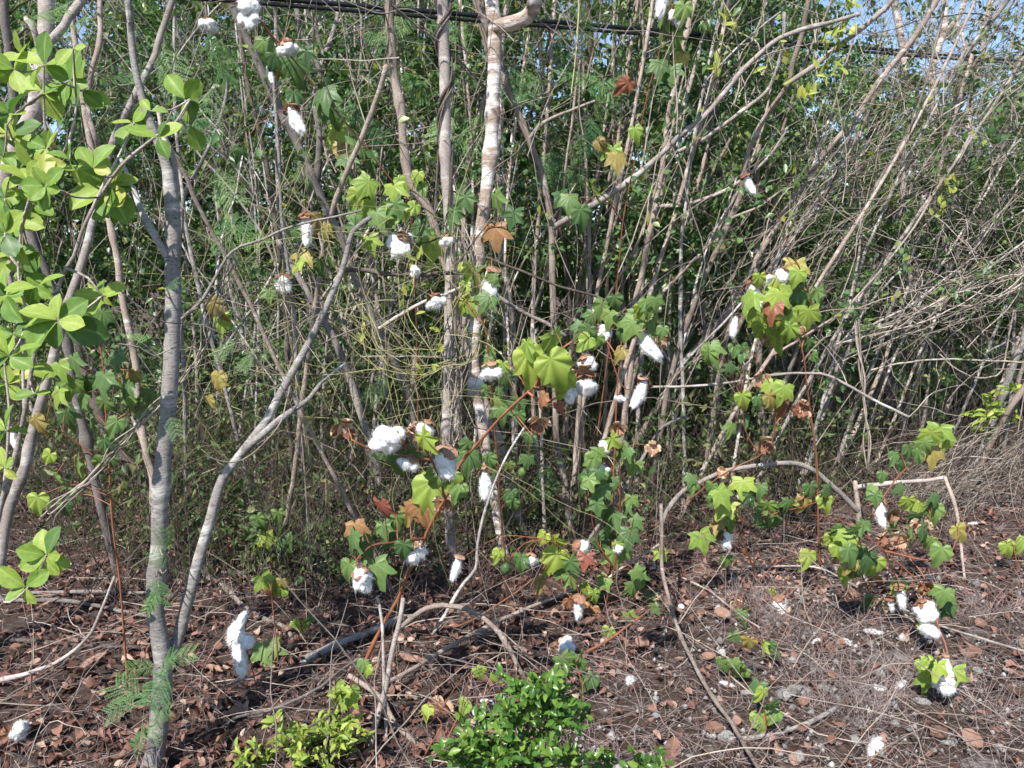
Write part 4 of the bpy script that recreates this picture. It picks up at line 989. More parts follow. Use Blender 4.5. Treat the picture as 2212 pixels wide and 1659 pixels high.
C = Cotton('leafy cotton plant with two bolls caught between the sagging vines and the tall trunks',
           [[(1010,1150),(1000,1000),(990,800),(985,640),(985,560),(970,500),(920,452),(870,430),(815,423),(780,430)], [(970,500),(935,520),(880,530)], [(985,560),(1040,500),(1075,470),(1105,470)]], (3.35,3.2), 5, 'dark')
C.leaves([(785,408,52,'y',0,0), (768,432,44,'y',0,2), (850,420,44,'y'), (818,475,46,'g'), (800,530,40,'y',0,0), (842,482,42,'g'), (905,505,52,'g',0,3), (937,543,64,'y',0,0), (925,522,48,'g'), (972,480,44,'g'), (985,470,38,'g'), (1072,440,48,'g'), (1105,475,44,'g'), (1070,512,52,'r',0,0), (870,397,34,'y',0,4), (912,410,28,'g',0,4), (1010,440,38,'g'), (830,455,36,'y',0,2), (860,455,40,'g'), (770,470,36,'g',0,2), (890,455,38,'y',0,2), (900,385,30,'y',0,2), (795,450,40,'y',0,2), (760,500,34,'g')])
C.boll(864,528,40,1); C.boll(966,522,24,3); C.boll(897,585,22,0); C.done()

Dp = Cotton('tall cotton plant with an orange stem and big white tufts high among the left trunks',
            [[(905,1000),(900,700),(885,460),(870,420),(830,370),(770,290),(700,210),(640,135),(575,60),(545,10)], [(640,135),(600,100),(560,40)], [(700,210),(660,200),(637,235)]], (4.0,3.4), 4.5, 'red')
Dp.leaves([(570,105,42,'g'), (605,132,46,'g'), (640,155,58,'g',0,0), (702,212,52,'g',0,0), (735,302,62,'y',0,3), (735,332,42,'d'), (640,212,42,'g',0,2), (690,216,46,'g'), (662,125,36,'g'), (590,160,32,'d'), (750,352,38,'g'), (745,388,34,'g',0,2), (610,152,40,'d'), (515,330,30,'g'), (580,165,36,'g',0,2), (780,320,44,'g'), (800,350,40,'g'), (720,250,40,'g')])
Dp.boll(538,16,36,0,False); Dp.boll(538,42,32,1); Dp.boll(622,107,32,3); Dp.boll(638,258,36,2); Dp.boll(450,57,28,3); Dp.boll(584,162,20,2,False); Dp.done()

E = Cotton('cotton plant with star shaped green leaves and a long drooping boll',
           [[(1322,1110),(1328,950),(1338,800),(1345,735),(1395,690),(1415,670)], [(1345,735),(1290,715),(1240,742)], [(1345,735),(1340,830),(1375,845)]], (3.5,3.2), 4.5)
E.leaves([(1297,674,48,'g',0,3), (1312,692,42,'g'), (1330,656,38,'g'), (1375,690,42,'g'), (1360,712,50,'g',0,0), (1402,662,40,'g',0,2), (1402,700,46,'g',0,0), (1340,722,34,'g',0,2), (1265,725,42,'g',0,2), (1287,742,38,'g'), (1418,658,32,'g'), (1337,768,38,'d',0,2), (1250,715,40,'g'), (1385,672,34,'y',0,2), (1430,720,30,'g',0,2), (1272,690,34,'g')])
E.boll(1398,742,44,2); E.boll(1268,786,30,0); E.boll(1306,720,24,1); E.boll(1382,849,36,2); E.boll(1340,861,18,3,False); E.boll(1418,668,18,3); E.empty(1432,735,26); E.done()

F = Cotton('bushy low cotton plant with several small bolls in front of the twisted grey stick',
           [[(1312,1290),(1330,1210),(1338,1120),(1340,1040),(1335,945)], [(1330,1210),(1290,1170),(1275,1080),(1280,1000)], [(1322,1250),(1260,1220),(1200,1175),(1175,1165)], [(1335,1150),(1360,1160)], [(1318,1270),(1270,1290),(1240,1300)], [(1340,1040),(1310,985),(1300,965)]], (3.3,3.15), 4.5)
F.leaves([(1330,957,38,'y'), (1345,977,38,'g'), (1280,1002,48,'g',0,2), (1293,985,34,'g'), (1262,1042,44,'g'), (1312,1037,46,'y',0,0), (1275,1047,34,'g'), (1292,1067,48,'g',0,3), (1325,1047,34,'g'), (1366,1012,38,'g'), (1316,1130,58,'g',0,0), (1308,1112,42,'g'), (1360,1166,48,'g',0,0), (1330,1212,54,'g',0,3), (1300,1182,48,'g',0,2), (1320,1156,40,'g'),
          (1196,1218,66,'y',0,2), (1202,1176,44,'y',0,0), (1170,1166,38,'y',0,2), (1123,1222,50,'g',0,2), (1236,1257,40,'g'), (1265,1281,40,'y'), (1286,1291,34,'y',0,2), (1166,1266,40,'d',0,4), (1272,1328,46,'r',0,2), (1236,1306,36,'r',0,4), (1240,1225,40,'g'), (1262,1215,36,'r',0,3), (1075,1203,34,'y',0,2), (1095,1220,28,'g',0,4),
          (1370,1276,42,'g',0,0), (1386,1256,34,'g'), (1400,1300,36,'g'), (1430,1201,32,'y',0,3), (1360,1336,30,'y'), (1312,1370,32,'y',0,2), (1380,1240,32,'g'), (1412,1320,30,'g'), (1350,1100,36,'g'), (1362,1090,38,'g',0,0), (1290,1100,36,'g'), (1290,1030,34,'g'), (1350,1200,36,'g'), (1250,1200,36,'g'), (1340,1180,30,'y'), (1220,1240,34,'g'), (1300,1260,36,'g'), (1375,1250,30,'d',0,2), (1378,1130,32,'g')])
F.boll(1258,1186,34,3,up=(-1,0,.4)); F.boll(1335,1180,24,0); F.boll(1343,1183,18,3,False); F.boll(1306,966,28,3,up=(1,.2,.3)); F.boll(1304,1014,22,3); F.boll(1250,1312,32,2); F.boll(1146,1211,26,3); F.boll(986,1226,30,2,dz=0); F.empty(1410,970,26); F.empty(1335,930,30); F.empty(1428,1308,36); F.greenboll(1308,1028,18); F.greenboll(1092,1228,22); F.done()

Gp = Cotton('cotton plant with a bright lime leaf cluster, round green bolls and one red leaf',
            [[(1768,1150),(1765,1010),(1760,960),(1745,850),(1735,770),(1722,725),(1690,680),(1650,640),(1637,610)], [(1722,725),(1750,670),(1735,600),(1718,560)], [(1690,680),(1660,690),(1625,660)]], (3.7,3.5), 5)
Gp.leaves([(1640,608,34,'y',0,2), (1617,652,46,'y',0,0), (1652,667,60,'y',0,0), (1640,692,58,'y',0,2), (1680,652,48,'y'), (1668,672,44,'r',-.03,2), (1690,692,54,'y',0,2), (1722,667,48,'g',0,3), (1660,702,60,'y',0,0), (1702,722,48,'y',0,2), (1680,735,52,'y',0,2), (1746,692,56,'y',0,0), (1730,642,48,'g',0,2), (1757,652,44,'g'), (1700,632,36,'y',0,2), (1720,587,48,'d',0,3), (1720,602,40,'y'), (1746,745,30,'g',0,2), (1672,615,34,'y',0,2), (1700,690,46,'y',0,3), (1650,720,50,'y',0,2), (1710,640,36,'g'), (1766,640,36,'g'), (1740,745,28,'g'), (1762,775,26,'g',0,4)])
Gp.boll(1630,634,30,2); Gp.boll(1690,596,26,0); Gp.boll(1656,604,22,3); Gp.boll(1585,706,24,2,False); Gp.boll(1618,398,24,2); Gp.greenboll(1700,667,21); Gp.greenboll(1706,711,21); Gp.empty(1722,713,26); Gp.empty(1660,733,22); Gp.done()

H = Cotton('thin cotton plant with yellowing leaves and open brown husks under the arching branch',
           [[(1555,1030),(1640,985),(1668,950),(1675,900),(1672,850)], [(1640,985),(1610,930),(1605,870)], [(1675,900),(1700,890),(1730,885)]], (3.6,3.5), 4)
H.leaves([(1665,846,50,'y',0,0), (1690,852,46,'y'), (1692,885,44,'r',0,2), (1668,867,40,'d',0,2), (1608,868,42,'y',0,2), (1640,870,30,'g'), (1540,762,46,'g'), (1586,757,30,'g',0,4), (1602,767,30,'g',0,4), (1580,797,26,'g'), (1612,755,26,'g',0,4), (1530,775,40,'g',0,2), (1610,910,28,'g',0,4), (1580,930,34,'g')])
H.empty(1646,822,30); H.empty(1730,886,34); H.empty(1655,966,38); H.empty(1560,1020,20); H.done()

I = Cotton('cotton plant with bright lobed leaves under the smooth arched grey branch',
           [[(1640,1260),(1610,1180),(1590,1110),(1600,1060)], [(1610,1180),(1570,1170),(1525,1165)], [(1600,1120),(1660,1115),(1735,1095),(1790,1075)], [(1590,1110),(1560,1090)]], (3.5,3.3), 4.5)
I.leaves([(1605,1055,44,'y',0,0), (1566,1077,50,'y'), (1560,1102,50,'y',0,3), (1622,1082,40,'g'), (1642,1062,36,'g'), (1660,1102,44,'g'), (1666,1132,44,'g',0,2), (1520,1172,50,'y',0,0), (1562,1152,40,'g'), (1668,1112,36,'g'), (1702,1095,36,'g'), (1736,1090,40,'d'), (1790,1067,40,'g'), (1786,1087,40,'y',0,2), (1752,1062,38,'g',0,2), (1746,1212,44,'y',0,2), (1540,1080,36,'g'), (1535,1060,36,'g',0,2), (1580,1130,40,'g'), (1640,1120,36,'g'), (1498,1055,30,'g',0,2), (1492,1040,30,'g'), (1570,1215,30,'g',0,2), (1548,1140,34,'d')])
I.boll(1610,1077,28,3); I.boll(1567,1169,28,1,up=(-.3,0,1)); I.boll(1685,1306,32,0); I.empty(1735,1080,26); I.done()

J = Cotton('straggling cotton plant with many pale open husks at the edge of the verge',
           [[(2054,1450),(2041,1389),(2027,1356),(2014,1296),(1991,1239),(1957,1199),(1914,1146),(1890,1110)], [(1914,1146),(1860,1150),(1800,1120),(1751,1112)], [(1957,1199),(1990,1160),(2010,1110)], [(1914,1146),(1850,1200),(1870,1260),(1885,1300)], [(1991,1239),(1940,1270),(1900,1265)], [(1890,1110),(1930,1040),(1985,985),(2025,945)], [(1991,1239),(2030,1210),(2075,1150)]], (2.68,3.25), 5)
J.leaves([(1800,1172,44,'y',0,2), (1830,1167,44,'y'), (1840,1202,48,'g'), (1816,1192,44,'y',0,2), (1866,1207,44,'g'), (1872,1217,48,'g'), (1890,1227,46,'y',0,2), (1850,1242,40,'g'), (1880,1310,48,'g',0,2), (1825,1247,40,'y'), (1862,1142,38,'g'), (1946,1277,46,'y',0,2), (1972,1152,40,'g',0,2), (2000,1152,44,'g'), (1986,1102,40,'y'), (2020,1112,44,'g',0,2), (2030,1202,50,'g',0,2), (2006,1176,36,'g'), (2076,1156,48,'d',0,4), (2022,1082,30,'g'), (1920,1136,28,'g'), (1976,1122,34,'g'), (2036,1291,44,'g'), (2042,1322,44,'g'), (2030,1306,36,'g'), (2000,1347,38,'y',0,2),
          (1940,990,32,'g',0,4), (1982,987,32,'g',0,4), (1950,1010,28,'g',0,4), (2010,950,44,'y',0,0), (2026,942,48,'y',0,0), (2040,962,44,'y'), (2016,988,52,'d',0,0), (2000,966,36,'g'), (1965,976,32,'g'), (1930,992,30,'g',0,4), (1905,1032,28,'g',0,4), (1880,1060,28,'g',0,4), (1890,1080,30,'g'), (1810,1150,36,'g'), (1845,1150,36,'g',0,2), (1855,1225,40,'g'), (1835,1225,36,'d',0,2), (1900,1080,30,'g'), (1960,1090,36,'y',0,2), (1945,1060,28,'g'), (2010,1100,36,'g')])
J.boll(1902,1108,36,2); J.boll(2000,1320,38,0); J.boll(2008,1363,34,3,False); J.boll(1946,1288,28,2); J.boll(1924,1305,20,2); J.empty(1915,1171,34); J.empty(1948,1171,34); J.empty(1990,1140,34); J.empty(1895,1260,30); J.empty(1868,1270,28); J.empty(2000,1275,34); J.empty(1935,1118,34); J.empty(1908,1310,30); J.done()

K = Cotton('low cotton sprig on the verge with one big round white boll between lime leaves', [[(2060,1520),(2052,1490),(2050,1450),(2040,1430)], [(2052,1490),(2020,1470),(2000,1460)]], (2.45,2.45), 4)
K.leaves([(2004,1478,52,'y',0,0), (2000,1442,40,'y',0,2), (2056,1466,52,'y',0,3), (2022,1452,46,'y'), (2015,1440,36,'g')])
K.boll(2040,1472,42,0); K.boll(2046,1442,28,2); K.done()

Nn = Cotton('cotton plant with holed dark leaves and dying yellow ones behind the oval leaved shrub',
            [[(260,1290),(245,1150),(235,1000),(230,900),(225,800),(205,700)], [(230,900),(280,890),(310,880)], [(235,1000),(170,960),(100,910)], [(225,800),(170,790)]], (2.6,2.5), 5)
Nn.leaves([(190,705,50,'g',0,3), (222,690,44,'g'), (207,650,48,'y',0,3), (160,790,46,'g'), (222,832,56,'g',0,0), (252,782,44,'g'), (300,892,52,'g',0,3), (225,882,46,'g'), (195,922,56,'g',0,0), (207,945,44,'g',0,2), (170,1012,46,'g'), (165,1016,58,'d',.0,2), (85,922,50,'d',0,2), (212,1002,36,'g'), (236,962,42,'g'), (130,802,42,'y'), (80,1092,50,'y',0,2), (160,1070,36,'g'), (100,992,40,'y',0,2), (185,835,46,'g'), (270,845,44,'g'), (245,925,46,'g'), (280,870,44,'g'), (175,870,48,'g'), (150,905,44,'g'), (240,1000,34,'g'), (140,1100,34,'g',0,2), (125,1040,40,'g',0,2), (285,820,40,'d',0,2), (255,815,36,'d'), (150,840,50,'g'), (120,860,44,'y'), (320,860,36,'g')])
Nn.boll(27,945,26,2,False); Nn.done()

Wl = Cotton('small cotton plant left of centre holding a thin cotton tuft by the pale sapling', [[(655,1000),(640,800),(630,650),(640,560),(665,500)], [(630,650),(612,620)]], (3.4,3.3), 4, 'tan')
Wl.leaves([(650,560,44,'d',0,0), (640,570,36,'y'), (645,510,36,'g',0,2), (690,480,38,'d',0,2), (700,500,34,'d'), (690,580,36,'g'), (470,670,50,'d',0,2), (478,700,46,'y',0,2), (470,830,52,'d',0,2), (455,870,30,'d',0,4), (580,640,30,'g')])
Wl.boll(664,494,36,2); Wl.boll(612,613,32,0); Wl.done()

Tp = Cotton('cotton branch tip with two wispy bolls hanging in at the top below the sky gap', [[(1330,640),(1345,480),(1370,350),(1400,200),(1425,110),(1440,40),(1460,-30)], [(1345,480),(1300,420),(1260,440)]], (4.2,3.9), 4)
Tp.leaves([(1450,65,50,'g',0,0), (1440,45,44,'g'), (1462,90,40,'g',0,2), (1425,150,40,'g'), (1450,160,38,'g'), (1470,130,36,'d',0,2), (1335,350,44,'d',0,0), (1325,340,44,'y'), (1375,290,34,'y',0,2), (1220,435,44,'g',0,0), (1280,415,46,'y',0,0), (1260,470,46,'g',0,2), (1230,440,40,'g'), (1300,315,34,'d',0,2), (1345,190,40,'r',0,2), (1475,30,44,'g',0,2)])
Tp.boll(1430,4,34,2,False); Tp.boll(1465,34,28,1); Tp.done()

# left and bottom seedlings, each its own little plant
def seedling(label, stem, leaves, bolls=(), w=4, m='red', d=None):
    f = G(*stem[0]); dd = (f[1], f[1]) if d is None else d
    c = Cotton(label, [stem], dd, w, m, True, None, 'cotton_seedling')
    c.leaves(leaves)
    for b in bolls: c.boll(*b)
    c.done()
seedling('cotton seedling with lime and one red leaf beside the sloping brown branch', [(600,1440),(597,1380),(590,1320),(585,1270)], [(575,1262,44,'y',0,0), (592,1272,44,'y'), (577,1290,40,'r',0,2), (606,1282,40,'y'), (577,1416,60,'g',0,0), (610,1266,34,'d',0,2)])
seedling('cotton shoot hung with long white wisps on a bare red stalk', [(560,1520),(545,1440),(530,1380),(535,1335)], [(556,1500,30,'b',0,2)], [(513,1358,44,2,False,(.5,0,1)), (524,1385,38,1,False), (518,1418,46,2,False,(-.2,0,1))], 3)
seedling('dark green cotton seedling on upright brown stalks in the shade', [(588,1260),(585,1190),(583,1130)], [(548,1165,46,'g',0,3), (562,1132,44,'g'), (600,1152,44,'g'), (580,1170,40,'y'), (620,1175,36,'g'), (600,1120,40,'g'), (560,1190,36,'d')])
seedling('tiny cotton seedling with round leaves between grey stick and wisps', [(655,1400),(652,1370),(650,1345)], [(640,1352,26,'y',0,4), (660,1350,26,'y',0,4), (668,1340,24,'g',0,4), (650,1365,22,'y',0,4)])
seedling('lime seedling with three leaves at the foot of the forked grey stick', [(760,1600),(756,1550),(750,1505)], [(752,1516,46,'y',0,0), (738,1500,40,'y',0,2), (740,1525,34,'y'), (765,1500,36,'g',0,2), (782,1440,30,'g',0,2), (790,1452,34,'y',0,2)])
seedling('seedling with one heart shaped lime leaf beside the open husk', [(960,1620),(975,1580),(995,1540)], [(1000,1530,40,'y',0,4), (922,1540,32,'y',0,2), (1035,1455,30,'y',0,2)])
seedling('seedling with two dark green leaves below the orange switch', [(1260,1530),(1258,1480),(1245,1440)], [(1240,1437,44,'g',0,0), (1270,1478,50,'g',0,2), (1222,1430,40,'g'), (1258,1425,36,'g')])
seedling('seedling with a big lime leaf beside the pinkish branch', [(1650,1600),(1655,1570),(1650,1530),(1640,1495)], [(1645,1563,50,'y',0,2), (1672,1530,42,'g',0,2), (1635,1492,42,'g',0,0), (1645,1503,36,'y'), (1672,1550,36,'g',0,2)])
seedling('seedling with drooping leaves over a fallen cotton tuft', [(1570,1490),(1575,1460),(1580,1435)], [(1572,1447,36,'g',0,0), (1588,1440,34,'g'), (1600,1455,36,'g',0,2), (1560,1435,30,'g'), (1615,1392,38,'d',0,4)])
seedling('small lime seedling on bare litter right of the pinkish branch', [(1660,1440),(1658,1418),(1655,1400)], [(1648,1402,32,'y',0,0), (1665,1400,30,'g',0,2), (1672,1420,34,'g',0,2), (1590,1380,30,'g'), (1606,1352,28,'g',0,2)])
seedling('single lime leaf seedling near the boll lying in the litter', [(1672,1320),(1670,1300),(1668,1285)], [(1668,1285,26,'y',0,2), (1600,1335,34,'g',0,2), (1612,1322,28,'g')])
seedling('lime seedling leaning at the right edge of the dry verge', [(2200,1240),(2195,1210),(2190,1180)], [(2180,1188,38,'y',0,2), (2208,1178,34,'y',0,2)])
seedling('bare cotton shoot at the edge of the glossy bush', [(905,1660),(930,1610),(955,1570),(945,1550)], [(1040,1450,24,'y',0,4)], (), 4)

# ---------------------------------------------------------------- feathery bipinnate sprays, parts of the trees they sprout from
def frond_mesh(seed, n=6, leaflets=15):
    r = np.random.default_rng(seed); g = Geo()
    rach = np.stack([np.zeros(8), np.linspace(0, 1, 8), -.12*np.linspace(0, 1, 8)**2], -1)
    V, Q = tubes(rach[None], np.full((1, 8), .006), 4); g.add(V, Q, tint=.3)
    for i in range(n):
        t = .2+.8*i/(n-1)
        for s in (-1, 1):
            b = np.array([0, t, -.12*t*t]); L = .5*(1-.35*abs(t-.55)); a = math.radians(52+r.normal(0, 5))
            dv = np.array([s*math.sin(a), math.cos(a), r.normal(-.12, .08)])
            k = np.linspace(0, 1, leaflets); p = b+dv*L*k[:, None]-np.array([0, 0, .1])*(k**2)[:, None]*L
            for q in (-1, 1):
                ax = np.array([-dv[1], dv[0], 0])*q+dv*.45; N = leaflets
                leaf_cloud(g, p, .085*(1-.4*np.abs(k-.4)), .34, np.tile(ax, (N, 1))+r.normal(0, .08, (N, 3)), np.tile([0, 0, 1.0], (N, 1)), m=0)
    return g.mesh('frond', [M['frond']])
FR = [frond_mesh(41), frond_mesh(42, 5, 13)]
def frond(key, x, y, length, ang, d, tilt=.5):
    root, off, path = TREES[key]
    c = P(x, y, d); s = px2m(length, d)
    a = math.radians(ang); ax = norm(np.array([math.cos(a), -.25+rng.normal(0, .2), math.sin(a)]))
    nr = norm(np.array([rng.normal(0, .3), -.7, tilt+.3]))
    o = link('frond', FR[rng.integers(0, 2)], root); o.matrix_basis = frame(c-ax*s*.5-off, ax, nr, s, 1.0)
    base = c-ax*s*.5
    k = np.argmin(np.linalg.norm(path-base, axis=1))
    g = Geo(); add_stem(g, np.array([path[k], (path[k]+base)/2+[0, 0, -.02], base]), .0025, .0015, 4, .04, .02, knots=False)
    link('twig', g.mesh('twig', [M['twig']], off), root)
for t in [('T1',342,1480,95,-120,2.08),('T1',352,1440,60,60,2.05),('T1',290,1500,85,150,2.1),('T1',268,1515,70,-150,2.15),('T1',330,1570,60,-110,2.02),('T1',302,1590,60,-130,2.05),('T1',346,1545,50,40,2.02),('T1',340,1272,60,-80,2.08),('T1',330,1290,50,-120,2.08),
          ('T1',372,915,45,-60,2.15),('T1',352,1175,60,80,2.1),('T1',308,733,60,170,2.3),('T1',365,620,36,40,2.2),('T1',380,1420,60,20,2.1),('T1',310,1440,55,170,2.1),('T1',345,1215,46,120,2.1),
          ('T2',362,132,85,-70,2.9),('T2',85,30,90,20,2.9),('T2',150,55,70,30,2.9),('T2',85,95,70,-150,2.9),('T2',260,165,60,10,3.0),('S40',460,110,100,-80,3.1),('S40',450,225,90,-110,3.2),('S40',425,262,80,170,3.2),('S40',480,390,80,-60,3.3),('S40',490,480,80,10,3.2),('S40',520,500,80,-20,3.2),('S40',475,495,70,-100,3.2),
          ('S35',490,748,55,-150,4.0),('S35',540,772,55,-120,4.0),('S35',820,830,60,-130,4.2),('S8',805,270,60,-60,4.2),('S8',760,250,70,-100,4.2),('S11',1118,212,40,20,4.3),('S11',1282,175,80,-30,4.3),('S11',1265,165,80,170,4.3),('S11',1300,210,70,-70,4.3),('S11',1180,1030,70,-100,4.2),
          ('S17',1825,450,60,10,5.2),('S17',1790,470,55,-160,5.2),('S17',1850,590,60,-80,5.3),('S17',1835,645,50,-90,5.3),('S17',1855,600,55,-30,5.3),('S19',2120,180,80,-20,6.0),('S13',1785,225,60,170,4.7),('S13',1810,245,50,-40,4.7),('S15',1990,270,70,-120,5.5)]:
    frond(*t)
for i in range(26):
    k = ['S8', 'S5', 'S9', 'S11', 'S28', 'S30', 'S31', 'S33', 'S38'][i % 9]
    frond(k, 560+rng.random()*800, 20+rng.random()*420, rng.uniform(55, 95), rng.uniform(-160, 20), rng.uniform(4.6, 5.4))

# ---------------------------------------------------------------- small glossy bush and lime sprouts in front
def bush(label, clumps, d, leaf, m, foot, name='shrub', wd=.6, up=.6, tpl=LEAF8):
    off = np.array([P(*foot, d)[0], d, 0.0]); off[2] = gz(off[0], off[1])
    root = thing(name, off, label, 'shrub'); g = Geo(); gs = Geo()
    for (x, y, rx, ry, n) in clumps:
        hub = P(x, y, d)
        add_stem(gs, np.array([off+rng.normal(0, .03, 3)*[1, 1, 0]-[0, 0, .02], (off+hub)/2+rng.normal(0, .05, 3), hub]), .005, .002, 6, .04, .05)
        nt = max(3, n//14); tips = np.array([P(x+rng.normal(0, rx), y+rng.normal(0, ry), d+rng.normal(0, .09)) for _ in range(nt)])
        for tpt in tips:
            a = hub+(tpt-hub)*.1; c = np.array([a, (a+tpt)/2+[0, 0, -.01], tpt]); p, _ = add_stem(gs, c, .002, .001, 4, .02, .02, knots=False)
            k = n//nt; ii = rng.integers(len(p)//3, len(p), k); C = p[ii]+rng.normal(0, .008, (k, 3))
            ax = rand_dirs(k)*.9+norm(tpt-hub+[0, 0, .02])*.6; ax[:, 2] += up*.5
            nr = rand_dirs(k)*.6+np.array([-.2, -.4, .8])
            leaf_cloud(g, C, rng.uniform(.7, 1.2, k)*leaf, wd, ax, nr, tpl=tpl)
    link('stem', gs.mesh('stem', [M['twigd']], off), root)
    link('foliage', g.mesh('foliage', [M[m]], off), root)
bush('small bright green bush with tiny glossy rounded leaves on the near verge', [(1130,1490,50,28,150), (1190,1520,50,30,170), (1100,1550,55,32,170), (1030,1590,50,32,160), (1080,1620,65,28,200), (1000,1640,45,25,120), (1180,1580,40,25,60), (1230,1530,30,18,100), (1120,1650,60,20,220), (1240,1640,40,15,60)], 1.62, .025, 'gloss', (1100,1650), wd=.55)
bush('sparse glossy sprig with upright oval leaves at the near edge of the verge', [(1300,1640,30,14,40), (1390,1650,40,12,50), (1420,1640,20,10,20)], 1.7, .024, 'gloss', (1350,1655))
bush('lime green low shrub with small pointed leaves at the foot of the sticks', [(640,1600,40,25,90), (700,1580,40,28,110), (690,1630,45,20,110), (600,1640,40,18,70), (550,1630,30,15,40), (720,1540,25,20,50), (760,1620,30,20,50)], 2.15, .034, 'lime', (660,1650), wd=.45)
bush('leafy sprig with narrow green leaves by the white flecked trunk foot', [(2125,880,16,12,26), (2135,900,18,14,26), (2120,930,12,16,18), (2190,850,14,20,20)], 5.0, .085, 'lime', (2130,980), wd=.34)
bush('low plant with long dark leaves deep in the hollow', [(2010,850,14,12,24), (2070,790,20,10,24), (2030,880,12,10,14)], 6.4, .12, 'mass', (2010,900), wd=.3)

# ---------------------------------------------------------------- things lying on the ground
def on_ground(x, y): p = G(x, y); return p
def tuft(x, y, size, label, var=None):
    p = on_ground(x, y); s = px2m(size, np.hypot(p[1], CAM_H))
    v = 4 if var is None else var
    o = link('cotton_tuft', LINT[v]); c = p+[0, 0, s*.18]
    o.matrix_basis = rot_frame(c, s*.8, (rng.normal(0, .15), rng.normal(0, .15), 1)); tag(o, label, 'cotton', 'cotton tufts fallen on the ground')
for x, y, s, l in [(1885,1370,26,'oblong cotton tuft lying in dead leaves beyond its smaller neighbour'), (1828,1391,24,'small flattened cotton tuft on dead leaves beside a pale stone flake'), (1762,1388,18,'scrap of cotton among dark dead leaves beside a thin twig'), (1892,1490,28,'cotton tuft on the straw next to the grey limestone pieces'),
                   (1946,1484,26,'cotton tuft lying before the sprig with the big round boll'), (1890,1621,48,'largest cotton tuft lying alone on the near straw'), (1360,1475,30,'cotton tuft lying at the end of a dark twig'), (1570,1482,24,'cotton tuft under the drooping seedling'), (1052,1520,22,'cotton tuft half hidden behind the glossy bush'),
                   (1412,1224,18,'cotton scrap on the litter below the pinkish branch top'), (1472,1314,20,'cotton scrap left of the pinkish branch'), (1740,1346,10,'tiny cotton scrap in dead leaves'), (2100,1136,22,'flat pale cotton tuft on the far straw'), (1396,1172,16,'cotton scrap behind the low bushy cotton plant'), (2010,1380,24,'thin cotton scrap at the foot of the straggling cotton plant')]:
    tuft(x, y, s, l)
def husk_ground(x, y, size, label, lint=False):
    p = on_ground(x, y); s = px2m(size, np.hypot(p[1], CAM_H)); c = p+[0, 0, s*.3]
    root = thing('fallen_boll', p, label, 'cotton boll')
    h = link('husk', OPEN[0], root); h.matrix_basis = rot_frame(c-p, s, (.2, .5, -.4))
    b = link('bract', BRACT[0], root); b.matrix_basis = rot_frame(c-p, s*.9, (.2, .5, -.4))
    if lint:
        l = link('lint', LINT[1], root); l.matrix_basis = rot_frame(c-p+np.array([s*.3, .0, s*.15]), s*.8)
husk_ground(945, 1552, 50, 'open four part dry husk standing in the litter by the glossy bush')
husk_ground(30, 1600, 46, 'fallen boll with white lint in a red brown husk under the thin straw', True)
husk_ground(1210, 1418, 44, 'fallen boll with bright white lint and brown husk above the orange switch', True)
husk_ground(1592, 1318, 26, 'small brown open husk on bare leaves')

def rock_mesh(seed):
    r = np.random.default_rng(seed); V = ICO1.copy()
    for k in range(9):
        n = norm(r.normal(0, 1, 3)); h = r.uniform(.55, .85); dd = V@n; V = V-np.clip(dd-h, 0, None)[:, None]*n
    V = V*(1+.10*vnoise(V, 5, seed))[:, None]*np.array([1, r.uniform(.6, .9), r.uniform(.45, .65)])
    return Geo().add(V*.5, T=ICO1F, tint=.5).mesh('stone', [M['stone']], smooth=False)
ROCK = [rock_mesh(60+i) for i in range(6)]
def stone(x, y, size, label, k):
    p = on_ground(x, y); s = 1.3*px2m(size, np.hypot(p[1], CAM_H))
    o = link('stone', ROCK[k % 6]); o.location = [float(p[0]), float(p[1]), float(p[2]+s*.1)]; o.scale = (s, s, s); o.rotation_euler = (rng.normal(0, .2), rng.normal(0, .2), rng.uniform(0, 6))
    tag(o, label, 'stone', 'pale limestone pieces on the verge')
SL = 'rough pale limestone piece lying in the straw of the verge'
for k, (x, y, s, l) in enumerate([(1730,1497,42,'largest grey limestone piece, beside the seedling with the big lime leaf'), (1697,1505,34,'flat limestone slab touching the largest grey piece'), (1798,1490,24,SL), (1850,1500,22,SL), (1808,1510,20,SL), (1570,1598,36,'blocky limestone at the end of the pale grey stick'), (1722,1640,40,'pale blocky limestone at the near edge of the verge'), (1995,1520,26,SL), (1980,1515,16,SL),
     (1612,1500,20,SL), (1712,1530,18,SL), (1650,1593,20,SL), (1855,1565,24,SL), (1850,1602,28,SL), (2045,1600,40,'pale flat limestone sunk in the dry grass'), (1780,1490,22,SL), (1935,1565,18,SL), (2010,1390,16,SL), (1748,1585,16,SL), (1700,1610,20,SL), (2080,1445,18,SL), (2110,1450,18,SL), (2020,912,44,'mossy grey boulder at the mouth of the dark hollow'), (1335,1452,12,SL), (1280,1430,12,SL), (1490,1640,18,SL), (1330,1630,16,SL), (1620,1470,16,SL), (1880,1390,14,SL), (2160,1620,24,SL), (1960,1630,16,SL)]):
    stone(x, y, s, l, k)

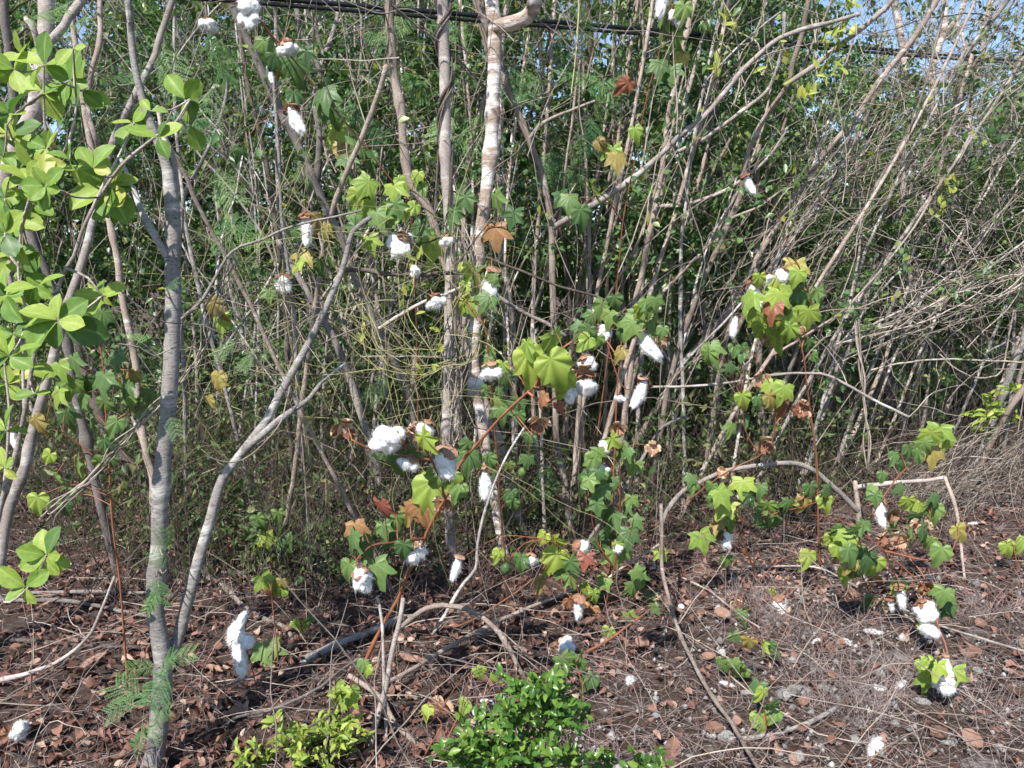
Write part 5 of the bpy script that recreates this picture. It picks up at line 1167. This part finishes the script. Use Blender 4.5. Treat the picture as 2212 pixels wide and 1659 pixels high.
# larger dead leaves one can pick out in the litter
def dead_leaf_mesh(seed):
    r = np.random.default_rng(seed); S, J = 8, 7; V = []; R = []
    cur = r.uniform(.6, 1.6); roll = r.uniform(.4, 1.3)
    for i in range(S):
        t = i/(S-1); w = .5*math.sin(math.pi*min(1, .05+t*.93))**.7
        for j in range(J):
            u = (j-3)/3
            V.append([u*w*math.cos(roll*u*.8)+r.normal(0, .02), t, .35*w*roll*u*u+cur*.35*(t-.5)**2+r.normal(0, .03)]); R.append(1 if j == 3 else 0)
    Q = [[i*J+j, i*J+j+1, i*J+J+j+1, i*J+J+j] for i in range(S-1) for j in range(J-1)]
    return new_mesh('dead_leaf', np.array(V)-[0, .5, 0], [np.array(Q)], [M['litter1']], {'rib': R, 'tint': np.full(len(V), .5)})
DL = [dead_leaf_mesh(80+i) for i in range(7)]
def dead_leaf(x, y, size, label, grp):
    p = on_ground(x, y); s = px2m(size, np.hypot(p[1], CAM_H))
    o = link('dead_leaf', DL[rng.integers(0, 7)])
    o.location = [float(p[0]), float(p[1]), float(p[2]+.028)]; o.scale = (s*.8, s, s); o.rotation_euler = (rng.normal(.1, .3), rng.normal(0, .35), rng.uniform(0, 6.28))
    tag(o, label, 'dead leaf', grp)
for x, y, s, l in [(1060,1450,60,'big crumpled pinkish dead leaf under the bow shaped branch'), (1520,1250,46,'crumpled rusty dead leaf heap beside the pinkish branch'), (885,1440,50,'folded brown dead leaf below the fallen log end'), (1560,1340,44,'pale pink crumpled dead leaf near the fallen boll'), (190,1450,30,'single round dead leaf by the curved pale branch'), (252,1350,28,'orange dead leaf lying under the curved pale branch'),
                   (1540,1590,40,'brown curled dead leaf standing before the blocky limestone'), (1885,1340,28,'tan dead leaf flake beside the cotton tuft'), (1735,1530,26,'striped curled dead leaf before the limestone pieces'), (2190,1510,44,'yellow brown rolled leaf in the dry grass of the verge'), (1270,1360,40,'rust red dead leaf below the low bushy cotton plant'), (1440,1245,48,'hanging dead leaf bunch on the pinkish branch')]:
    dead_leaf(x, y, s, l, None)
for i in range(130):
    y = 1225+430*rng.random()**.9; x = rng.uniform(0, 2212)
    if y > 1480 and x > 1250 and rng.random() < .75: continue
    dead_leaf(x, y, rng.uniform(22, 42)*(y/1450)**1.2, 'curled brown dead leaf lying loose on the litter', 'loose dead leaves on the litter')

# ---------------------------------------------------------------- uncountable stuff
def stuff(name, g, mats, label, cat):
    o = link(name, g.mesh(name, mats)); tag(o, label, cat, kind='stuff'); return o
def scatter(n, y0, y1, spread=.82, pw=1.0):
    Y = y0+(y1-y0)*rng.random(n)**pw; X = (rng.random(n)*2-1)*(Y*spread+.5)
    return X, Y
def build_litter():
    n = 30000; X, Y = scatter(n, 1.5, 8.2, pw=1.35)
    keep = ~((X-.7*Y > -1.5) & (Y < 3.3) & (rng.random(n) < .72)); X, Y = X[keep], Y[keep]; n = len(X)
    C = np.stack([X, Y, gz(X, Y)+rng.uniform(.0, .035, n)], -1)
    ax = rand_dirs(n); ax[:, 2] *= .35; nr = rand_dirs(n)*.55; nr[:, 2] += 1
    g = Geo(); leaf_cloud(g, C, rng.uniform(.014, .046, n), rng.uniform(.4, .8, n), ax, nr, tpl=LEAF8, curl=rng.uniform(-3.5, 3.5, n))
    stuff('leaf_litter', g, [M['litter']], 'brown dead leaf litter carpeting the ground under the thicket', 'leaf litter')
build_litter()
def build_straw():
    g = Geo()
    n = 26000; X, Y = scatter(n, 1.5, 6.5, pw=1.25)
    right = (X-.7*Y > -1.9); keep = right | (rng.random(n) < .6); X, Y = X[keep], Y[keep]; n = len(X)
    st = np.stack([X, Y, gz(X, Y)+rng.uniform(.005, .04, n)], -1)
    dv = rand_dirs(n); dv[:, 2] = np.abs(dv[:, 2])*.35
    pl = curvy(n, 5, st, dv, rng.uniform(.03, .17, n), .4, .03)
    pl[:, :, 2] = np.maximum(pl[:, :, 2], gz(pl[:, :, 0], pl[:, :, 1])+.004)
    V, Q = tubes(pl, np.linspace(1, .5, 5)[None]*rng.uniform(.0006, .0014, (n, 1)), 3)
    g.add(V, Q, tint=np.repeat(rng.random(n), 15))
    stuff('dead_straw', g, [M['straw']], 'dry straw and fine twigs matted over the ground', 'straw')
    g = Geo(); n = 1000; X, Y = scatter(n, 1.7, 7.5, pw=1.1)
    st = np.stack([X, Y, gz(X, Y)+rng.uniform(.01, .10, n)], -1)
    dv = rand_dirs(n); dv[:, 2] = np.abs(dv[:, 2])*.5
    pl = curvy(n, 7, st, dv, rng.uniform(.2, .8, n), .24, .05); pl[:, :, 2] = np.maximum(pl[:, :, 2], gz(pl[:, :, 0], pl[:, :, 1])+.008)
    V, Q = tubes(pl, np.linspace(1, .5, 7)[None]*rng.uniform(.001, .0032, (n, 1)), 4)
    g.add(V, Q, tint=np.repeat(rng.random(n), 28))
    stuff('fallen_twig_mat', g, [M['twig']], 'mat of fallen dry twigs lying criss cross on the litter', 'twigs')
build_straw()
def build_gravel():
    g = Geo(); n = 1700
    Y = 1.6+2.2*rng.random(n); X = .7*Y-1.5+rng.random(n)*(Y*.2+1.7)
    s = rng.uniform(.003, .013, n)*(1+1.2*(rng.random(n) > .94)); base, F = ICO1[:0], None
    oc = np.array([[1, 0, 0], [-1, 0, 0], [0, 1, 0], [0, -1, 0], [0, 0, 1], [0, 0, -1]], float); of = np.array([[0, 2, 4], [2, 1, 4], [1, 3, 4], [3, 0, 4], [2, 0, 5], [1, 2, 5], [3, 1, 5], [0, 3, 5]])
    V = oc[None]*s[:, None, None]*rng.uniform(.55, 1.2, (n, 6, 1))+np.stack([X, Y, gz(X, Y)+s*.3+.006], -1)[:, None]
    g.add(V.reshape(-1, 3), T=(of[None]+(np.arange(n)*6)[:, None, None]).reshape(-1, 3), tint=np.repeat(rng.random(n), 6))
    stuff('gravel', g, [M['stone']], 'fine white limestone gravel scattered in the straw of the verge', 'gravel')
build_gravel()
def build_undergrowth():
    g = Geo(); n = 52000; X, Y = scatter(n, 3.5, 10.5, .8, 1.35)
    edge = 3.9+.4*np.sin(X*1.3)+np.where(X > 1.2, (X-1.2)*.7, 0); k = (Y > edge) & ~((X > 2.6) & (Y < 7.6)); X, Y = X[k], Y[k]; n = len(X)
    cl = np.sin(X*3.1+1)*np.sin(Y*2.3)+np.sin(X*1.1-Y*1.7)
    h = rng.uniform(.03, 1.0, n)**1.2*np.clip(.75+.35*cl, .25, 1.3)
    C = np.stack([X, Y, gz(X, Y)+h], -1)
    ax = rand_dirs(n); ax[:, 2] += .25; nr = rand_dirs(n); nr[:, 2] += .7
    leaf_cloud(g, C, rng.uniform(.025, .085, n), rng.uniform(.16, .5, n), ax, nr)
    n = 30000; Y = rng.uniform(6.0, 11.5, n); X = (rng.random(n)*2-1)*(Y*.85+.8); k = ~((X > 2.2) & (Y < 8.2)); X, Y = X[k], Y[k]; n = len(X)
    cl = np.sin(X*2.3+1)*np.sin(Y*1.9)+.6*np.sin(X*4.1-Y*2.7)
    C = np.stack([X, Y, gz(X, Y)+rng.random(n)*np.clip(1.5+.8*cl, .4, 2.4)], -1)
    ax = rand_dirs(n); nr = rand_dirs(n); nr[:, 2] += .6; nr[:, 1] -= .4
    leaf_cloud(g, C, rng.uniform(.035, .085, n), rng.uniform(.4, .7, n), ax, nr, m=1)
    stuff('undergrowth', g, [M['grass'], M['mass']], 'low dark green undergrowth filling the foot of the thicket', 'undergrowth')
    g = Geo(); n = 6500; X, Y = scatter(n, 3.2, 9.0, .8, 1.2)
    edge = 3.5+.4*np.sin(X*1.3)+np.where(X > 1.4, (X-1.4)*.75, 0); k = Y > edge; X, Y = X[k], Y[k]; n = len(X)
    st = np.stack([X, Y, gz(X, Y)], -1); dv = rng.normal(0, .42, (n, 3)); dv[:, 2] = 1
    pl = curvy(n, 7, st, dv, rng.uniform(.2, 1.15, n), .14, .03)
    V, Q = tubes(pl, np.linspace(1, .45, 7)[None]*rng.uniform(.001, .0032, (n, 1)), 3); g.add(V, Q, tint=np.repeat(rng.random(n), 21))
    stuff('dry_stalks', g, [M['twigd']], 'thin dry stalks standing thick among the undergrowth', 'stalks')
build_undergrowth()
def build_tangle():
    g = Geo(); n = 2300; Y = rng.uniform(3.6, 8.5, n); X = (rng.random(n)*2-1)*(Y*.74+.3)
    Z = rng.uniform(.15, 1, n)*(1.5+Y*.42)
    k = (X < .5) | (rng.random(n) < .45); X, Y, Z = X[k], Y[k], Z[k]; n = len(X)
    lean = np.where(X > .6, .45, 0)
    dv = rng.normal(0, .5, (n, 3)); dv[:, 2] = 1; dv[:, 0] += lean
    fl = rng.random(n) < .3; dv[fl, 2] = rng.normal(0, .35, fl.sum())
    pl = curvy(n, 9, np.stack([X, Y, Z], -1), dv, rng.uniform(.4, 1.5, n), .2, .0)
    V, Q = tubes(pl, np.linspace(1, .4, 9)[None]*rng.uniform(.0012, .0042, (n, 1))*1.0, 3); g.add(V, Q, tint=np.repeat(rng.random(n), 27))
    stuff('dry_twig_tangle', g, [M['twig']], 'tangle of thin bare twigs growing between the trunks', 'twigs')
    # dry vine mass on the right
    g = Geo(); n = 600
    px = rng.normal(1950, 170, n); py = 260+rng.random(n)*480+(px-1950)*-.12; dd = rng.uniform(4.9, 6.6, n)
    st = np.array([P(a, b, c) for a, b, c in zip(px, py, dd)])
    dv = rng.normal(0, .8, (n, 3))+np.array([.4, 0, .35])
    pl = curvy(n, 12, st, dv, rng.uniform(.35, 1.3, n), .45, .05)
    V, Q = tubes(pl, np.linspace(1, .6, 12)[None]*rng.uniform(.0014, .0036, (n, 1)), 3); g.add(V, Q, tint=np.repeat(rng.random(n), 36))
    n = 130; px = rng.normal(1690, 90, n); py = 300+rng.random(n)*380; px -= (py-480)*.55; dd = rng.uniform(4.7, 5.4, n)
    st = np.array([P(a, b, c) for a, b, c in zip(px, py, dd)]); dv = rng.normal(0, .35, (n, 3))+np.array([.55, 0, .75])
    pl = curvy(n, 12, st, dv, rng.uniform(.35, 1.1, n), .22, .02)
    V, Q = tubes(pl, np.linspace(1, .6, 12)[None]*rng.uniform(.0014, .0034, (n, 1)), 3); g.add(V, Q, tint=np.repeat(rng.random(n), 36))
    # twigs against the sky at the top right
    n = 420; px = rng.uniform(1840, 2230, n); py = rng.uniform(20, 330, n); dd = rng.uniform(5.2, 7.5, n)
    st = np.array([P(a, b, c) for a, b, c in zip(px, py, dd)]); dv = rng.normal(0, .6, (n, 3))+np.array([.3, 0, .5])
    pl = curvy(n, 9, st, dv, rng.uniform(.3, .9, n), .25, .02)
    V, Q = tubes(pl, np.linspace(1, .5, 9)[None]*rng.uniform(.0014, .003, (n, 1)), 3); g.add(V, Q, tint=np.repeat(rng.random(n), 27))
    # dry runners spilling to the ground at the right end
    n = 150; px = rng.uniform(2040, 2260, n); py = rng.uniform(900, 1090, n); dd = rng.uniform(4.4, 4.9, n)
    st = np.array([P(a, b, c) for a, b, c in zip(px, py, dd)]); dv = rng.normal(0, .35, (n, 3))+np.array([-.75, 0, -.35])
    pl = curvy(n, 10, st, dv, rng.uniform(.3, .9, n), .2, .05); pl[:, :, 2] = np.maximum(pl[:, :, 2], gz(pl[:, :, 0], pl[:, :, 1])+.01)
    V, Q = tubes(pl, np.linspace(1, .5, 10)[None]*rng.uniform(.0013, .003, (n, 1)), 3); g.add(V, Q, tint=np.repeat(rng.random(n), 30))
    stuff('vine_tangle', g, [M['vine']], 'mass of dry tan vines draped over the leaning poles by the hollow', 'vines')
    # fine green vines on the left and in the middle
    g = Geo(); n = 150; px = rng.uniform(380, 1050, n); py = rng.uniform(480, 1000, n); dd = rng.uniform(2.5, 3.6, n)
    st = np.array([P(a, b, c) for a, b, c in zip(px, py, dd)]); dv = rng.normal(0, .7, (n, 3)); dv[:, 1] *= .4
    pl = curvy(n, 12, st, dv, rng.uniform(.25, .9, n), .2, .03)
    V, Q = tubes(pl, np.linspace(1, .6, 12)[None]*rng.uniform(.0008, .0018, (n, 1)), 3); g.add(V, Q, tint=np.repeat(rng.random(n), 36))
    stuff('thread_vine', g, [M['vgreen']], 'threadlike yellow green vines strung between the left and middle trunks', 'vines')
    # dry grass clumps at the near right corner
    g = Geo(); n = 1500; c = rng.integers(0, 26, n); cx = rng.uniform(1.0, 2.6, 26); cy = rng.uniform(1.75, 3.4, 26)
    X = cx[c]+rng.normal(0, .06, n); Y = cy[c]+rng.normal(0, .06, n)
    st = np.stack([X, Y, gz(X, Y)], -1); dv = rng.normal(0, .6, (n, 3)); dv[:, 2] = .8
    pl = curvy(n, 6, st, dv, rng.uniform(.06, .26, n), .2, .1)
    V, Q = tubes(pl, np.linspace(1, .3, 6)[None]*rng.uniform(.0007, .0015, (n, 1)), 3); g.add(V, Q, tint=np.repeat(rng.random(n), 18))
    stuff('dry_grass', g, [M['straw']], 'clumps of short dry grass at the near right of the verge', 'grass')
build_tangle()
